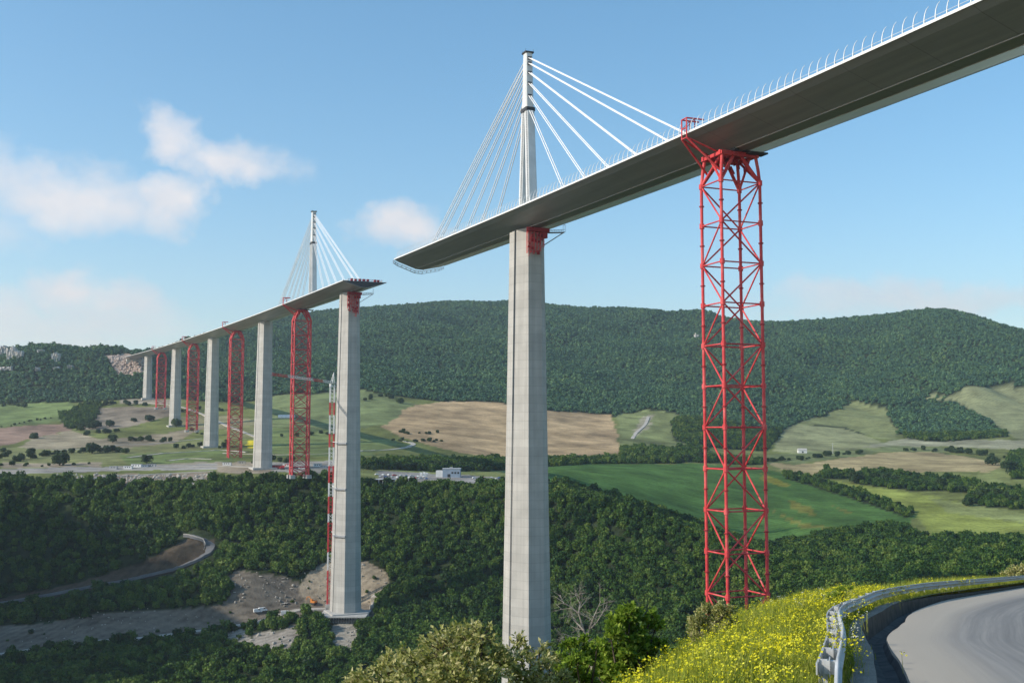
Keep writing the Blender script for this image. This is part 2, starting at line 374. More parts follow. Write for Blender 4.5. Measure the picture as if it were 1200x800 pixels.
# bare or ploughed fields, road verges and clearings: (colour, outline as seen on the ground)
TAN = (.42, .30, .165); PALE = (.24, .25, .12); LG = (.225, .255, .06); DG = (.076, .148, .036); OCH = (.36, .29, .15)
zones = [
 # left plain
 ((.17, .22, .08), [(-350, 476), (0, 474), (75, 471), (100, 476), (90, 492), (0, 500), (-350, 505)]),
 ((.30, .205, .15), [(-350, 506), (0, 501), (88, 494), (84, 503), (40, 513), (0, 522), (-350, 525)]),
 ((.25, .21, .155), [(90, 490), (120, 478), (205, 474), (215, 484), (175, 494), (130, 503), (98, 503)]),
 ((.30, .255, .17), [(40, 513), (84, 504), (118, 515), (128, 524), (60, 527), (20, 524)]),
 ((.21, .22, .09), [(0, 524), (60, 527), (128, 525), (150, 520), (260, 515), (262, 542), (0, 546)]),
 ((.29, .24, .17), [(0, 541), (60, 543), (120, 541), (118, 546), (0, 548)]),
 ((.33, .29, .22), [(150, 541), (200, 538), (262, 540), (258, 544), (180, 545)]),
 ((.24, .225, .12), [(205, 488), (262, 486), (300, 492), (300, 500), (240, 504), (212, 498)]),
 ((.20, .20, .09), [(262, 500), (320, 498), (318, 512), (270, 516)]),
 ((.27, .235, .15), [(310, 519), (380, 521), (420, 524), (418, 530), (330, 530)]),
 ((.16, .205, .07), [(140, 533), (260, 526), (275, 540), (150, 544)]),
 ((.26, .22, .15), [(100, 516), (190, 508), (240, 500), (200, 520), (140, 526)]),
 ((.31, .29, .26), [(-350, 551), (0, 549), (120, 546), (190, 544), (262, 544), (262, 549), (120, 553), (0, 556), (-350, 560)]),
 ((.30, .24, .18), [(55, 561), (110, 557), (190, 554), (250, 553), (262, 560), (230, 567), (120, 571), (70, 567)]),
 ((.34, .28, .20), [(255, 543), (300, 541), (330, 545), (335, 553), (290, 556), (255, 553)]),
 ((.33, .31, .27), [(318, 542), (400, 540), (412, 548), (400, 556), (320, 553)]),
 ((.62, .50, .03), [(290, 517), (301, 516), (303, 524), (291, 525)]),
 ((.17, .205, .085), [(315, 464), (400, 459), (423, 456), (487, 473), (452, 497), (410, 505), (320, 500)]),
 ((.155, .195, .07), [(310, 500), (410, 505), (470, 518), (430, 534), (310, 535)]),
 ((.30, .265, .20), [(140, 468), (215, 467), (210, 473), (142, 473)]),
 # centre
 (TAN, [(448, 500), (470, 484), (487, 474), (520, 470), (560, 471), (600, 474), (650, 482), (700, 485), (716, 486), (722, 505), (729, 531), (680, 534), (640, 535), (593, 538), (560, 534), (520, 526), (470, 512)]),
 ((.19, .21, .075), [(423, 546), (600, 548), (600, 566), (520, 572), (423, 570)]),
 ((.27, .255, .235), [(440, 551), (470, 552), (600, 560), (596, 566), (500, 566), (446, 562)]),
 ((.19, .215, .085), [(722, 486), (760, 480), (790, 484), (812, 492), (812, 528), (730, 531)]),
 ((.31, .285, .19), [(752, 487), (766, 485), (760, 500), (745, 512), (742, 505)]),
 (DG, [(600, 549), (640, 546), (700, 543), (800, 543), (860, 545), (898, 549), (925, 556), (1000, 578), (1074, 604), (1062, 616), (1000, 622), (930, 640), (900, 648), (600, 648)]),
 ((.21, .205, .035), [(893, 554), (925, 567), (920, 571), (890, 562)]),
 ((.16, .16, .035), [(925, 585), (950, 594), (958, 606), (928, 596)]),
 ((.17, .17, .04), [(905, 598), (940, 612), (990, 620), (940, 618)]),
 ((.15, .155, .04), [(975, 592), (1000, 600), (992, 602)]),
 # right
 (OCH, [(896, 541), (930, 545), (985, 537), (1040, 530), (1090, 529), (1140, 536), (1182, 545), (1178, 552), (1100, 553), (1000, 552), (930, 556)]),
 ((.24, .25, .125), [(905, 528), (918, 505), (930, 497), (990, 502), (1030, 516), (1030, 524), (985, 528), (930, 531)]),
 ((.19, .21, .09), [(925, 497), (968, 487), (1000, 470), (1040, 480), (1052, 500), (1050, 515), (1030, 514), (990, 500)]),
 ((.22, .235, .12), [(1060, 462), (1108, 464), (1135, 452), (1200, 455), (1500, 460), (1500, 518), (1200, 518), (1188, 512), (1160, 492), (1120, 470)]),
 ((.30, .295, .19), [(1005, 523), (1060, 514), (1200, 516), (1500, 518), (1500, 528), (1200, 527), (1100, 523)]),
 ((.175, .205, .085), [(900, 533), (985, 528), (1060, 522), (1160, 530), (1040, 529), (985, 536), (930, 543), (898, 541)]),
 (LG, [(940, 560), (975, 562), (1000, 566), (1090, 580), (1140, 592), (1200, 600), (1500, 604), (1500, 632), (1200, 633), (1100, 634), (1075, 606)]),
 ((.21, .235, .085), [(1090, 583), (1140, 592), (1200, 600), (1200, 612), (1110, 600)]),
 ((.20, .225, .08), [(1180, 545), (1500, 545), (1500, 566), (1185, 562), (1160, 572), (1120, 566)]),
]
for c, poly in zones:
    m = inpoly(poly, PU, PV) & (TT > 12.05) & (TT < 18.2)
    cols[m] = c; forest[m] = False
# woods standing among the fields
woods = [
 [(785, 492), (806, 486), (830, 492), (900, 505), (926, 496), (912, 514), (898, 528), (820, 524), (790, 516)],
 [(1036, 470), (1074, 466), (1120, 476), (1146, 492), (1186, 512), (1100, 518), (1062, 514), (1046, 498)],
 [(423, 540), (600, 540), (600, 551), (520, 553), (423, 548)],
 [(600, 540), (830, 535), (898, 541), (895, 545), (830, 542), (700, 543), (600, 549)],
 [(1180, 530), (1500, 526), (1500, 560), (1186, 562)],
 [(1000, 556), (1030, 551), (1060, 556), (1110, 560), (1150, 566), (1140, 578), (1060, 574), (1004, 567)],
 [(1128, 585), (1150, 570), (1200, 572), (1500, 574), (1500, 600), (1200, 597), (1150, 594)],
 [(918, 553), (934, 556), (1000, 574), (1072, 600), (1062, 606), (990, 582), (920, 560)],
 [(955, 553), (1000, 553), (1004, 562), (960, 561)],
 [(725, 525), (830, 526), (830, 535), (725, 537)],
 [(880, 648), (930, 634), (975, 622), (1062, 616), (1090, 633), (1200, 632), (1500, 630), (1500, 700), (880, 700)],
 [(70, 488), (98, 474), (120, 474), (112, 494), (84, 503), (74, 500)],
]
for poly in woods:
    m = inpoly(poly, PU, PV) & (TT > 11.9) & (TT < 18.2); forest |= m
lowbare = [
 (SHADED_EARTH, [(-350, 800), (-350, 760), (0, 734), (57, 730), (115, 719), (192, 715), (256, 709), (272, 696), (266, 676), (278, 668), (300, 672), (335, 676), (354, 684), (368, 668), (388, 659), (430, 658), (452, 670), (452, 688), (440, 704), (442, 724), (380, 726), (345, 721), (300, 731), (161, 749), (96, 753), (11, 766)]),
 (SHADED_CUT, [(-350, 720), (0, 702), (57, 690), (115, 676), (160, 660), (222, 630), (250, 632), (250, 646), (230, 659), (207, 669), (161, 680), (118, 688), (40, 702), (0, 708)]),
 ((.30, .25, .18), [(350, 690), (366, 668), (388, 658), (430, 657), (454, 670), (454, 690), (440, 706), (400, 712), (360, 708)]),
 ((.30, .27, .22), [(262, 742), (285, 736), (300, 752), (272, 758)]),
 ((.28, .25, .21), [(296, 744), (330, 738), (352, 730), (352, 752), (330, 764), (300, 766)]),
 ((.27, .245, .20), [(385, 735), (410, 724), (420, 745), (412, 768), (392, 760)]),
]
for c, poly in lowbare:
    m = inpoly(poly, PU, PV) & (TT > 4.2) & (TT < 10.3); cols[m] = c; forest[m] = False
# right at the back: pasture on the plateau, clearing by the near end of the bridge
m = (TT > 20) ; forest[m] = False
scree = inpoly([(126, 418), (150, 414), (170, 422), (168, 436), (150, 442), (136, 438)], PU, PV) & (TT > 16) & (TT < 20)
cols[scree] = (.36, .28, .225); forest[scree] = False
# tone variety inside the plain
mid = (TT > 12) & (TT < 16.2) & ~forest
jit = .93+.5*vnoise(GX, GY, 60, 8)+.4*vnoise(GX, GY, 17, 9)
cols[mid] *= jit[mid][:, None]
cols[forest] = CF
verts = np.stack([GX, GY, GZ], 2).reshape(-1, 3)
ii = np.arange(nt_*nu_).reshape(nt_, nu_)
faces = np.stack([ii[:-1, :-1], ii[:-1, 1:], ii[1:, 1:], ii[1:, :-1]], 2).reshape(-1, 4)
me = bpy.data.meshes.new('ground'); me.from_pydata(verts.tolist(), [], faces.tolist()); me.update()
ca = me.color_attributes.new('tint', 'FLOAT_COLOR', 'POINT')
ca.data.foreach_set('color', np.concatenate([cols.reshape(-1, 3), np.ones((nt_*nu_, 1))], 1).astype(np.float32).ravel())
me.polygons.foreach_set('use_smooth', [True]*len(me.polygons))
gm, nt, b = new_mat('valley_ground')
at_ = N(nt, 'ShaderNodeVertexColor', layer_name='tint').outputs[0]; co = posn(nt)
n1 = noise(nt, .03, 6, co, .65); n2 = noise(nt, .25, 5, co, .7)
mp = N(nt, 'ShaderNodeMapping'); mp.inputs['Rotation'].default_value = (0, 0, .6); mp.inputs['Scale'].default_value = (.02, .25, .1); L(nt, co, mp.inputs['Vector'])
n3 = noise(nt, 1, 3, mp.outputs[0])
f = math_(nt, 'ADD', math_(nt, 'ADD', math_(nt, 'MULTIPLY', n1, .8), math_(nt, 'MULTIPLY', n2, .6)), math_(nt, 'MULTIPLY', n3, .55))
wv = N(nt, 'ShaderNodeTexWave'); wv.inputs['Scale'].default_value = .055; wv.inputs['Distortion'].default_value = 2.5; wv.inputs['Detail'].default_value = 2
mw = N(nt, 'ShaderNodeMapping'); mw.inputs['Rotation'].default_value = (0, 0, .95); L(nt, co, mw.inputs['Vector']); L(nt, mw.outputs[0], wv.inputs['Vector'])
f = math_(nt, 'ADD', f, math_(nt, 'MULTIPLY', math_(nt, 'SUBTRACT', wv.outputs['Fac'], .5), .10))
f = math_(nt, 'SUBTRACT', f, .475)
c = mixc(nt, 1, at_, ramp(nt, f, [(.25, .5), (.5, 1.0), (.75, 1.45)]), 'MULTIPLY')
L(nt, c, b.inputs['Base Color']); b.inputs['Roughness'].default_value = .95; b.inputs['Specular IOR Level'].default_value = .05
bp = N(nt, 'ShaderNodeBump'); bp.inputs['Strength'].default_value = .7; bp.inputs['Distance'].default_value = 1.2
L(nt, n2, bp.inputs['Height']); L(nt, bp.outputs[0], b.inputs['Normal'])
me.materials.append(gm)
ground = bpy.data.objects.new('ground', me); C.objects.link(ground); tag(ground, kind='structure')

# draped ribbons (roads and tracks of the valley)
keepout = []                                # (x, y, radius): no forest trees here
def ribbon(name, uv, width, mat, lift=.6):
    pts = [ground_at(u, v) for u, v in uv]
    dense = []
    for a, b_ in zip(pts[:-1], pts[1:]):
        for t in np.linspace(0, 1, 6, endpoint=False): dense.append(a.lerp(b_, t))
    dense.append(pts[-1])
    for _ in range(3): dense = [dense[0]]+[(dense[i-1]+dense[i]*2+dense[i+1])/4 for i in range(1, len(dense)-1)]+[dense[-1]]
    rows = []
    for i, p in enumerate(dense):
        d = dense[min(i+1, len(dense)-1)]-dense[max(i-1, 0)]; d.z = 0; d.normalize(); n = Vector((-d.y, d.x, 0))
        zc = max(p.z, ground_z(p.x, p.y))+lift
        rows.append([Vector((p.x, p.y, zc))+n*w+Vector((0, 0, -2.0 if abs(w) > width/2 else 0)) for w in (-width/2-.5, -width/2, 0, width/2, width/2+.5)])
        keepout.append((p.x, p.y, width/2+(4.5 if name != 'road' else 5)))
        if name == 'road': keepout.append((p.x+p.x/p.length*-6, p.y-6, 8.5))
    mb = MB(); mb.strip(rows); o = mb.build(name, mat, smooth=False); tag(o, kind='structure'); return dense
upper = ribbon('road', [(219, 627), (232, 630), (243, 634), (247, 640), (243, 648), (230, 656), (207, 666), (180, 672), (161, 677), (135, 682), (112, 686), (60, 696), (0, 707), (-120, 722)], 7.5, 'asphalt_far', .9)
ribbon('dirt_track', [(-120, 782), (0, 766), (40, 760), (96, 753), (161, 748), (230, 740), (299, 730), (330, 720), (352, 714), (382, 713)], 8, 'dirt', .5)
ribbon('gravel_road', [(-200, 553), (0, 552), (60, 551), (120, 549), (190, 547), (262, 546), (330, 548)], 9, 'dirt', .5)
ribbon('gravel_path', [(150, 536), (190, 531), (230, 529), (262, 527), (290, 530)], 6, 'dirt', .4)
ribbon('gravel_path', [(425, 528), (455, 527), (478, 524), (486, 520), (474, 517)], 7, 'dirt', .4)
ribbon('gravel_path', [(60, 527), (100, 526), (140, 521), (180, 520), (236, 514)], 5, 'dirt', .4)
ribbon('gravel_path', [(150, 471), (180, 472), (215, 477), (240, 486), (262, 497), (300, 512)], 6, 'dirt', .4)
ribbon('gravel_path', [(262, 531), (330, 533), (400, 531), (425, 528)], 5, 'dirt', .4)
ribbon('gravel_path', [(196, 540), (220, 537), (250, 538)], 6, 'dirt', .4)
ribbon('earth_track', [(60, 563), (120, 559), (190, 555), (250, 552)], 7, 'dirt', .5)
ribbon('gravel_path', [(741, 514), (746, 506), (756, 498), (760, 488)], 6, 'dirt', .4)
# ------------------------------------------------------------------ crowns
def clump_mesh(name, mat, lobes, leaf, nleaf, core=True, seed=0, core_sub=1):
    """crown: many leaf-clump faces through several uneven lobes, with a dark uneven core so that it is not see-through"""
    r = np.random.default_rng(seed); mb = MB()
    if core:
        import bmesh
        for (cx, cy, cz, rr, rz) in lobes:
            bm = bmesh.new(); bmesh.ops.create_icosphere(bm, subdivisions=core_sub, radius=1)
            vs = []
            for v_ in bm.verts:
                k = .62*(1+.35*(r.random()-.5)); vs.append((cx+v_.co.x*rr*k, cy+v_.co.y*rr*k, cz+v_.co.z*rz*k))
            mb.add(vs, [tuple(w.index for w in f_.verts) for f_ in bm.faces]); bm.free()
    tot = sum(l[3]**2 for l in lobes)
    for (cx, cy, cz, rr, rz) in lobes:
        for _ in range(int(nleaf*rr*rr/tot)):
            d = r.normal(size=3); d /= np.linalg.norm(d)
            if d[2] < -.55: d[2] *= -1
            k = (.62+.42*r.random()**.7)*(1+.12*math.sin(5*d[0]+seed)+.10*math.sin(7*d[1]+2*seed))
            p = np.array((cx+d[0]*rr*k, cy+d[1]*rr*k, cz+d[2]*rz*k))
            n_ = d+r.normal(size=3)*.65; n_ /= np.linalg.norm(n_)
            a = np.cross(n_, r.normal(size=3)); a /= np.linalg.norm(a); b_ = np.cross(n_, a)
            s = leaf*(.6+.8*r.random()); w = s*(.55+.4*r.random())
            mb.add([p-a*s*.5-b_*w*.18, p+b_*-w*.5+a*s*.1, p+a*s*.55, p+b_*w*.5-a*s*.05], [(0, 1, 2, 3)])
    me = mb.mesh(name, mat); return me
def lobes_for(seed, r0, h, n):
    r = np.random.default_rng(seed); out = [(0, 0, h*.55, r0*.85, h*.45)]
    for i in range(n):
        a = 2*math.pi*(i+r.random()*.7)/n; q = r0*(.35+.3*r.random()); s = r0*(.38+.25*r.random())
        out.append((q*math.cos(a), q*math.sin(a), h*(.4+.4*r.random()), s, s*(.8+.4*r.random())*h/(2*r0)*1.2))
    return out
near_protos = [clump_mesh('tree_crown', 'forest', lobes_for(10+i, 1, 2.0+.25*(i % 3), 5), .34, 420, seed=i) for i in range(6)]
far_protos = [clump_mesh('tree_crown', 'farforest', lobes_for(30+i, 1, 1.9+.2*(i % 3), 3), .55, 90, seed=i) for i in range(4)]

def scatter_group(name, pts, scl, protos, label=None):
    """one object: points carrying instanced crowns"""
    me = bpy.data.meshes.new(name); me.from_pydata(pts.tolist(), [], []); me.update()
    a = me.attributes.new('sc', 'FLOAT_VECTOR', 'POINT'); a.data.foreach_set('vector', scl.astype(np.float32).ravel())
    a = me.attributes.new('rz', 'FLOAT', 'POINT'); a.data.foreach_set('value', (rng.random(len(pts))*6.283).astype(np.float32))
    a = me.attributes.new('pick', 'INT', 'POINT'); a.data.foreach_set('value', rng.integers(0, len(protos), len(pts)).astype(np.int32))
    o = bpy.data.objects.new(name, me); C.objects.link(o)
    ng = bpy.data.node_groups.new(name, 'GeometryNodeTree')
    ng.interface.new_socket('Geometry', in_out='INPUT', socket_type='NodeSocketGeometry'); ng.interface.new_socket('Geometry', in_out='OUTPUT', socket_type='NodeSocketGeometry')
    gi = ng.nodes.new('NodeGroupInput'); go = ng.nodes.new('NodeGroupOutput')
    iop = ng.nodes.new('GeometryNodeInstanceOnPoints'); iop.inputs['Pick Instance'].default_value = True
    g2i = ng.nodes.new('GeometryNodeGeometryToInstance')
    for p in reversed(protos):
        oi = ng.nodes.new('GeometryNodeObjectInfo'); po = bpy.data.objects.new('tree_crown', p); oi.inputs['Object'].default_value = po
        ng.links.new(oi.outputs['Geometry'], g2i.inputs[0])
    def attr(n_, t):
        q = ng.nodes.new('GeometryNodeInputNamedAttribute'); q.data_type = t; q.inputs['Name'].default_value = n_
        return [x for x in q.outputs if x.enabled][0]
    cx = ng.nodes.new('ShaderNodeCombineXYZ'); ng.links.new(attr('rz', 'FLOAT'), cx.inputs['Z'])
    ng.links.new(gi.outputs[0], iop.inputs['Points']); ng.links.new(g2i.outputs[0], iop.inputs['Instance'])
    ng.links.new(attr('pick', 'INT'), iop.inputs['Instance Index']); ng.links.new(cx.outputs[0], iop.inputs['Rotation'])
    ng.links.new(attr('sc', 'FLOAT_VECTOR'), iop.inputs['Scale']); ng.links.new(iop.outputs[0], go.inputs[0])
    md = o.modifiers.new('scatter', 'NODES'); md.node_group = ng
    tag(o, label, kind='stuff'); return o

# bridge plan positions to keep clear
for s in (0, 342, 684, 1026, 1368, 1710, -171, 513, 855, 1197, 1539):
    p = B(s); keepout.append((p.x, p.y, {342: 24, 513: 8.5, -171: 9}.get(s, 17)))
pc = at(390, 690, 836); keepout.append((pc.x, pc.y, 8))
for (u, v, r_) in ((525, 557, 26), (450, 565, 26), (470, 560, 25), (495, 562, 22), (560, 563, 22), (580, 564, 18), (300, 717, 14), (318, 720, 16), (338, 721, 14)):
    p = ground_at(u, v); keepout.append((p.x, p.y, r_))
from mathutils.kdtree import KDTree
kt = KDTree(len(keepout))
for k, (a, b_, r_) in enumerate(keepout): kt.insert((a, b_, 0), k)
kt.balance()
def clear(x, y):
    for co_, k, d in kt.find_range((x, y, 0), 30):
        if d < keepout[k][2]: return False
    return True
V4 = np.stack([GX, GY, GZ], 2)
e1 = V4[1:, :-1]-V4[:-1, :-1]; e2 = V4[:-1, 1:]-V4[:-1, :-1]
area = .4*np.abs(e1[..., 0]*e2[..., 1]-e1[..., 1]*e2[..., 0])+.6*np.linalg.norm(np.cross(e1, e2), axis=-1)
fm = forest[:-1, :-1] & forest[1:, 1:]
tm = TT[:-1, :-1]; um = GU[:-1, :-1]; vm = GV[:-1, :-1]
def sample(mask, density):
    n = rng.poisson(np.where(mask, area*density, 0)); idx = np.argwhere(n > 0); out = []; tt = []
    for i, j in idx:
        for _ in range(n[i, j]):
            a, b_ = rng.random(2)
            out.append(V4[i, j]*(1-a)*(1-b_)+V4[i+1, j]*a*(1-b_)+V4[i, j+1]*(1-a)*b_+V4[i+1, j+1]*a*b_)
    return np.array(out)
inframe = (um > -250) & (um < 1400)
# valley woods
P1 = sample(fm & inframe & (tm >= 2.5) & (tm < 16) & (vm < 860), .050)
P1 = np.array([p for p in P1 if clear(p[0], p[1])])
r1 = 1.9+1.5*rng.random(len(P1))+2.1*rng.random(len(P1))**4; h1 = r1*(.80+.35*rng.random(len(P1)))
fieldwood = P1[:, 1] > 1120
r1 = np.where(fieldwood, r1*.95, r1)
P1[:, 2] -= .6*r1
Bb = sample((~forest)[:-1, :-1] & (tm > 4.2) & (tm < 10.3) & inframe, .0016); Bb = np.array([p for p in Bb if clear(p[0], p[1])]); rb = .8+1.3*rng.random(len(Bb))**2; Bb[:, 2] -= .4*rb
P1 = np.concatenate([P1, Bb]); r1 = np.concatenate([r1, rb]); h1 = np.concatenate([h1, rb*.8])
scatter_group('woodland', P1, np.stack([r1, r1, h1], 1), near_protos)
# wooded hills behind
P2 = sample(fm & inframe & (tm >= 16) & (tm < 20.2), .030)
r2 = 2.5+2.0*rng.random(len(P2))+2.4*rng.random(len(P2))**4; P2[:, 2] -= .5*r2
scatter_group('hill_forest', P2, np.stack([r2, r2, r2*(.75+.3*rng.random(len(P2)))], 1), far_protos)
print('trees', len(P1), len(P2))

# ------------------------------------------------------------------ viaduct
def fr(s, l, t, z):                         # point given along/across/height at a bridge station
    a, n = frame(s); p = B(s); return Vector((p.x, p.y, 0))+a*l+n*t+Vector((0, 0, z))
def add_label(o, t): o['label'] = t; return o
def make_pier(s, vbase, label, zb=None, red=False):
    ztop = B(s).z-(.95 if s == 0 else .1); ctr = B(s)
    if zb is None: zb = at(proj(ctr)[0], vbase, proj(ctr)[2]).z
    H = ztop-zb; root = thing('concrete_pier', label, 'bridge pier', (ctr.x, ctr.y, zb), 'concrete piers of the viaduct')
    k = H/245
    def sec(z):
        q = (ztop-z)/H
        return 8.0+2.0*q*min(1, k+.3), 6.4+3.9*k*q**1.05, 3.2+.9*q*k, 4.0+.4*q
    split = min(90, H*.55); G = 1.15
    def full(z):
        Lh, T, e, m = sec(z)
        return [fr(s, *p, z) for p in ((Lh-.7, T), (G, T), (G, T-1.1), (-G, T-1.1), (-G, T), (-G-.4, T), (-Lh, e), (-Lh, -e), (-m, -T), (-G, -T), (-G, -T+1.1), (G, -T+1.1), (G, -T), (m, -T), (Lh, -e), (Lh, e))]
    mb = MB(); zs = np.linspace(zb-4, ztop-split, max(4, int(H/25))); mb.loft([full(z) for z in zs]); mb.build('shaft', 'concrete', root)
    for sg in (1, -1):
        mb = MB(); rings = []
        for z in np.linspace(ztop-split+.02, ztop, 8):
            Lh, T, e, m = sec(z)
            rings.append([fr(s, sg*p[0], p[1], z) for p in ((G, T), (Lh-.7 if sg > 0 else G+.4, T), (Lh, e), (Lh, -e), (m, -T), (G, -T))])
        mb.loft(rings); mb.build('column', 'concrete', root)
    a, n = frame(s)
    for sg in (1, -1): mb = MB(); mb.box(fr(s, sg*4.2, 0, ztop+.25), a, n, (0, 0, 1), 1.5, 2.0, .25); mb.build('bearing', 'dark', root)
    Lh, T, e, m = sec(zb); mb = MB(); mb.box(fr(s, 0, 0, zb-1.2), a, n, (0, 0, 1), Lh+3.5, T+3.5, 2.0); mb.build('footing', 'pad', root)
    return root, sec
pier2, sec2 = make_pier(0, None, 'tall concrete pier in the centre carrying the near deck and its mast', zb=-158)
pier3, sec3 = make_pier(342, 712, 'tall concrete pier with three tie collars, beside the red and white tower crane')
make_pier(684, 548, 'concrete pier between the first and second red towers of the far deck')
make_pier(1026, 523, 'concrete pier between the second and third red towers of the far deck')
make_pier(1368, 499, 'concrete pier between the third and fourth red towers of the far deck')
make_pier(1710, 467, 'short concrete pier beyond the last red tower, nearest the far hillside')

M['deck_skylit'] = varied('deck_steel_skylit', (.62, .64, .65), (.74, .76, .77), .05, .2, spec=.7)  # panel colour paled to stand in for sky light on the far underside
# --- decks
SECT = [(2.3, .5), (13.4, 3.6), (16.0, 4.75), (16.05, 5.15), (13.6, 5.0), (0, 5.15)]
SECT = [(x, z) for x, z in SECT]+[(-x, z) for x, z in SECT[-2::-1]]
def make_deck(s0, s1, step, label, posts, tilt=0.):
    o_ = B((s0+s1)/2); root = thing('bridge_deck', label, 'bridge deck', o_)
    ss = list(np.arange(s0, s1, step))+[s1]
    def pt(s, x, z):
        c = B(s); a, n = frame(s); return c+n*x+Vector((0, 0, z+tilt*(x-16)))
    rings = [[pt(s, x, z) for x, z in SECT] for s in ss]
    n = len(SECT); vs = [p for r in rings for p in r]; fs = []; uvs = []
    us = np.cumsum([0]+[math.dist(SECT[i], SECT[(i+1) % n]) for i in range(n)])
    for k in range(len(rings)-1):
        for i in range(n):
            j = (i+1) % n; fs.append((k*n+j, k*n+i, (k+1)*n+i, (k+1)*n+j))
            uvs += [(ss[k], us[i+1]), (ss[k], us[i]), (ss[k+1], us[i]), (ss[k+1], us[i+1])]
    for k, rv in ((0, False), (len(rings)-1, True)):
        f = [k*n+i for i in range(n)]; fs.append(tuple(reversed(f)) if rv else tuple(f)); uvs += [(ss[k], x) for x in us[:n]]
    me = bpy.data.meshes.new('girder'); me.from_pydata([tuple(p-o_) for p in vs], [], fs); me.update()
    uvl = me.uv_layers.new(name='UVMap'); uvl.data.foreach_set('uv', np.array(uvs, np.float32).ravel())
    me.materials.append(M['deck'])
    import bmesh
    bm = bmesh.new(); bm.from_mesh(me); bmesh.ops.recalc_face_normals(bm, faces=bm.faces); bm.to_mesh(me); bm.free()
    me.materials.append(M['deck_skylit'])
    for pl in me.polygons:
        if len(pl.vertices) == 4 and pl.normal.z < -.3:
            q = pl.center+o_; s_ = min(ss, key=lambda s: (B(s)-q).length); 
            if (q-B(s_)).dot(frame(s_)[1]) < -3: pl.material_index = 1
    g = bpy.data.objects.new('girder', me); C.objects.link(g); g.parent = root
    # white edge fairings, seam ribs below, road surface
    for sg in (1, -1):
        mb = MB(); mb.loft([[pt(s, sg*16.06, 4.62), pt(s, sg*16.22, 4.62), pt(s, sg*16.22, 5.32), pt(s, sg*15.6, 5.32)] for s in ss]); mb.build('edge_fairing', 'white', root)
        mb = MB(); mb.loft([[pt(s, sg*2.28, .40), pt(s, sg*2.62, .46), pt(s, sg*2.62, .58), pt(s, sg*2.28, .52)] for s in ss]); mb.build('seam_rib', 'galv', root)
        mb = MB(); mb.loft([[pt(s, sg*12.6, 5.0), pt(s, sg*12.9, 5.0), pt(s, sg*12.8, 6.0), pt(s, sg*12.7, 6.0)] for s in ss]); mb.build('crash_barrier', 'galv', root)
    if posts:
        def post(mb, s, sg):
            p = [pt(s, sg*16.0, 5.25), pt(s, sg*15.95, 6.4), pt(s, sg*15.7, 7.7), pt(s, sg*15.2, 8.9), pt(s, sg*14.5, 9.8)]
            mb.path(p, [.15, .14, .12, .10, .06], 5)
            mb.tube(pt(s, sg*15.15, 5.2), pt(s, sg*15.95, 6.3), .07, 4)
        pss = np.arange(s0+2, s1-4, 3.6); near_ = [s for s in pss if -330 < s < 20]; far_ = [s for s in pss if s not in near_]
        for s in near_:
            mb = MB(); post(mb, s, 1); mb.build('wind_screen_post', 'white', root)
        mb = MB()
        for s in far_: post(mb, s, 1)
        for s in pss: post(mb, s, -1)
        tag(mb.build('wind_screen_post', 'white', root), kind='stuff')
        mb = MB()                            # long rails that tie the posts
        for z, x in ((6.1, 16.0),): mb.path([pt(s, x, z) for s in ss[::2]], .05, 4)
        mb.build('wind_screen_rail', 'white', root)
    return root, pt
deckn, ptn = make_deck(-546, 171, 9, 'near half of the bridge deck, ending in mid air left of the central pier', True, .06)
deckf, ptf = make_deck(300, 1925, 12.5, 'far half of the bridge deck, running from its open end down to the hillside', False)
# hanging walkway at the tip of the near deck
mb = MB(); tip = [ptn(171.8, x, z) for x, z in ((16.2, 4.4), (13.5, 3.0), (2.4, -.2), (-2.4, -.2), (-13.5, 3.0), (-16.2, 4.2))]
dn = Vector((0, 0, -1.5)); wk = MB()
for a, b_ in zip(tip[:-1], tip[1:]):
    n = max(2, int((b_-a).length/2.7))
    for k in range(n+1):
        p = a.lerp(b_, k/n); mb.tube(p, p+dn, .11, 5)
    mb.tube(a, b_, .09, 5); mb.tube(a+dn*.5, b_+dn*.5, .07, 5); 
    d = frame(171)[0]; wk.strip([[a+dn, b_+dn], [a+dn+d*1.4, b_+dn+d*1.4]]); wk.strip([[a+dn*1.08, b_+dn*1.08], [a+dn*1.08+d*1.4, b_+dn*1.08+d*1.4]])
    for k in range(n+1):
        p = a.lerp(b_, k/n)+d*1.4; mb.tube(p, p+dn, .09, 5)
    mb.tube(a+d*1.4, b_+d*1.4, .08, 5)
gw = thing('hanging_walkway', 'light railed walkway hung under the free tip of the near deck', 'walkway', ptn(171, 0, 0))
mb.build('railing', 'grey', gw); wk.build('walkway_floor', 'galv', gw)
# open end of the far deck: jacking frames and red gear
fe = thing('launching_nose_gear', 'dark red jacking frames standing across the open end of the far deck', 'machinery', ptf(300, 0, 5))
a, n = frame(300); mb = MB()
for x in (-11, -8.5, -3, 0, 3, 5.5, 9): mb = MB(); mb.box(ptf(303+(x*7 % 3), x, 6.0), a, n, (0, 0, 1), 1.2, .7, .9); mb.build('jack', 'darkred', fe)
mb = MB()
for x in np.linspace(-13, 12, 11): mb.tube(ptf(300.5, x, 5.1), ptf(300.5, x, 6.6), .12, 5)
mb.tube(ptf(300.5, -13, 6.5), ptf(300.5, 12, 6.5), .1, 5); mb.tube(ptf(300.5, -13, 5.9), ptf(300.5, 12, 5.9), .1, 5); mb.build('railing', 'darkred', fe)
mb = MB(); mb.strip([[ptf(299.96, x, z) for x, z in ((15.4, 4.75), (13.2, 3.8), (2.2, .7), (-2.2, .7), (-13.2, 3.8), (-15.4, 4.75))], [ptf(299.96, x, 4.95) for x in (15.4, 13.2, 2.2, -2.2, -13.2, -15.4)]]); mb.build('end_plate', 'dark', fe)
# red dragged frames of the launching winches on top of the tower are parts of the towers below

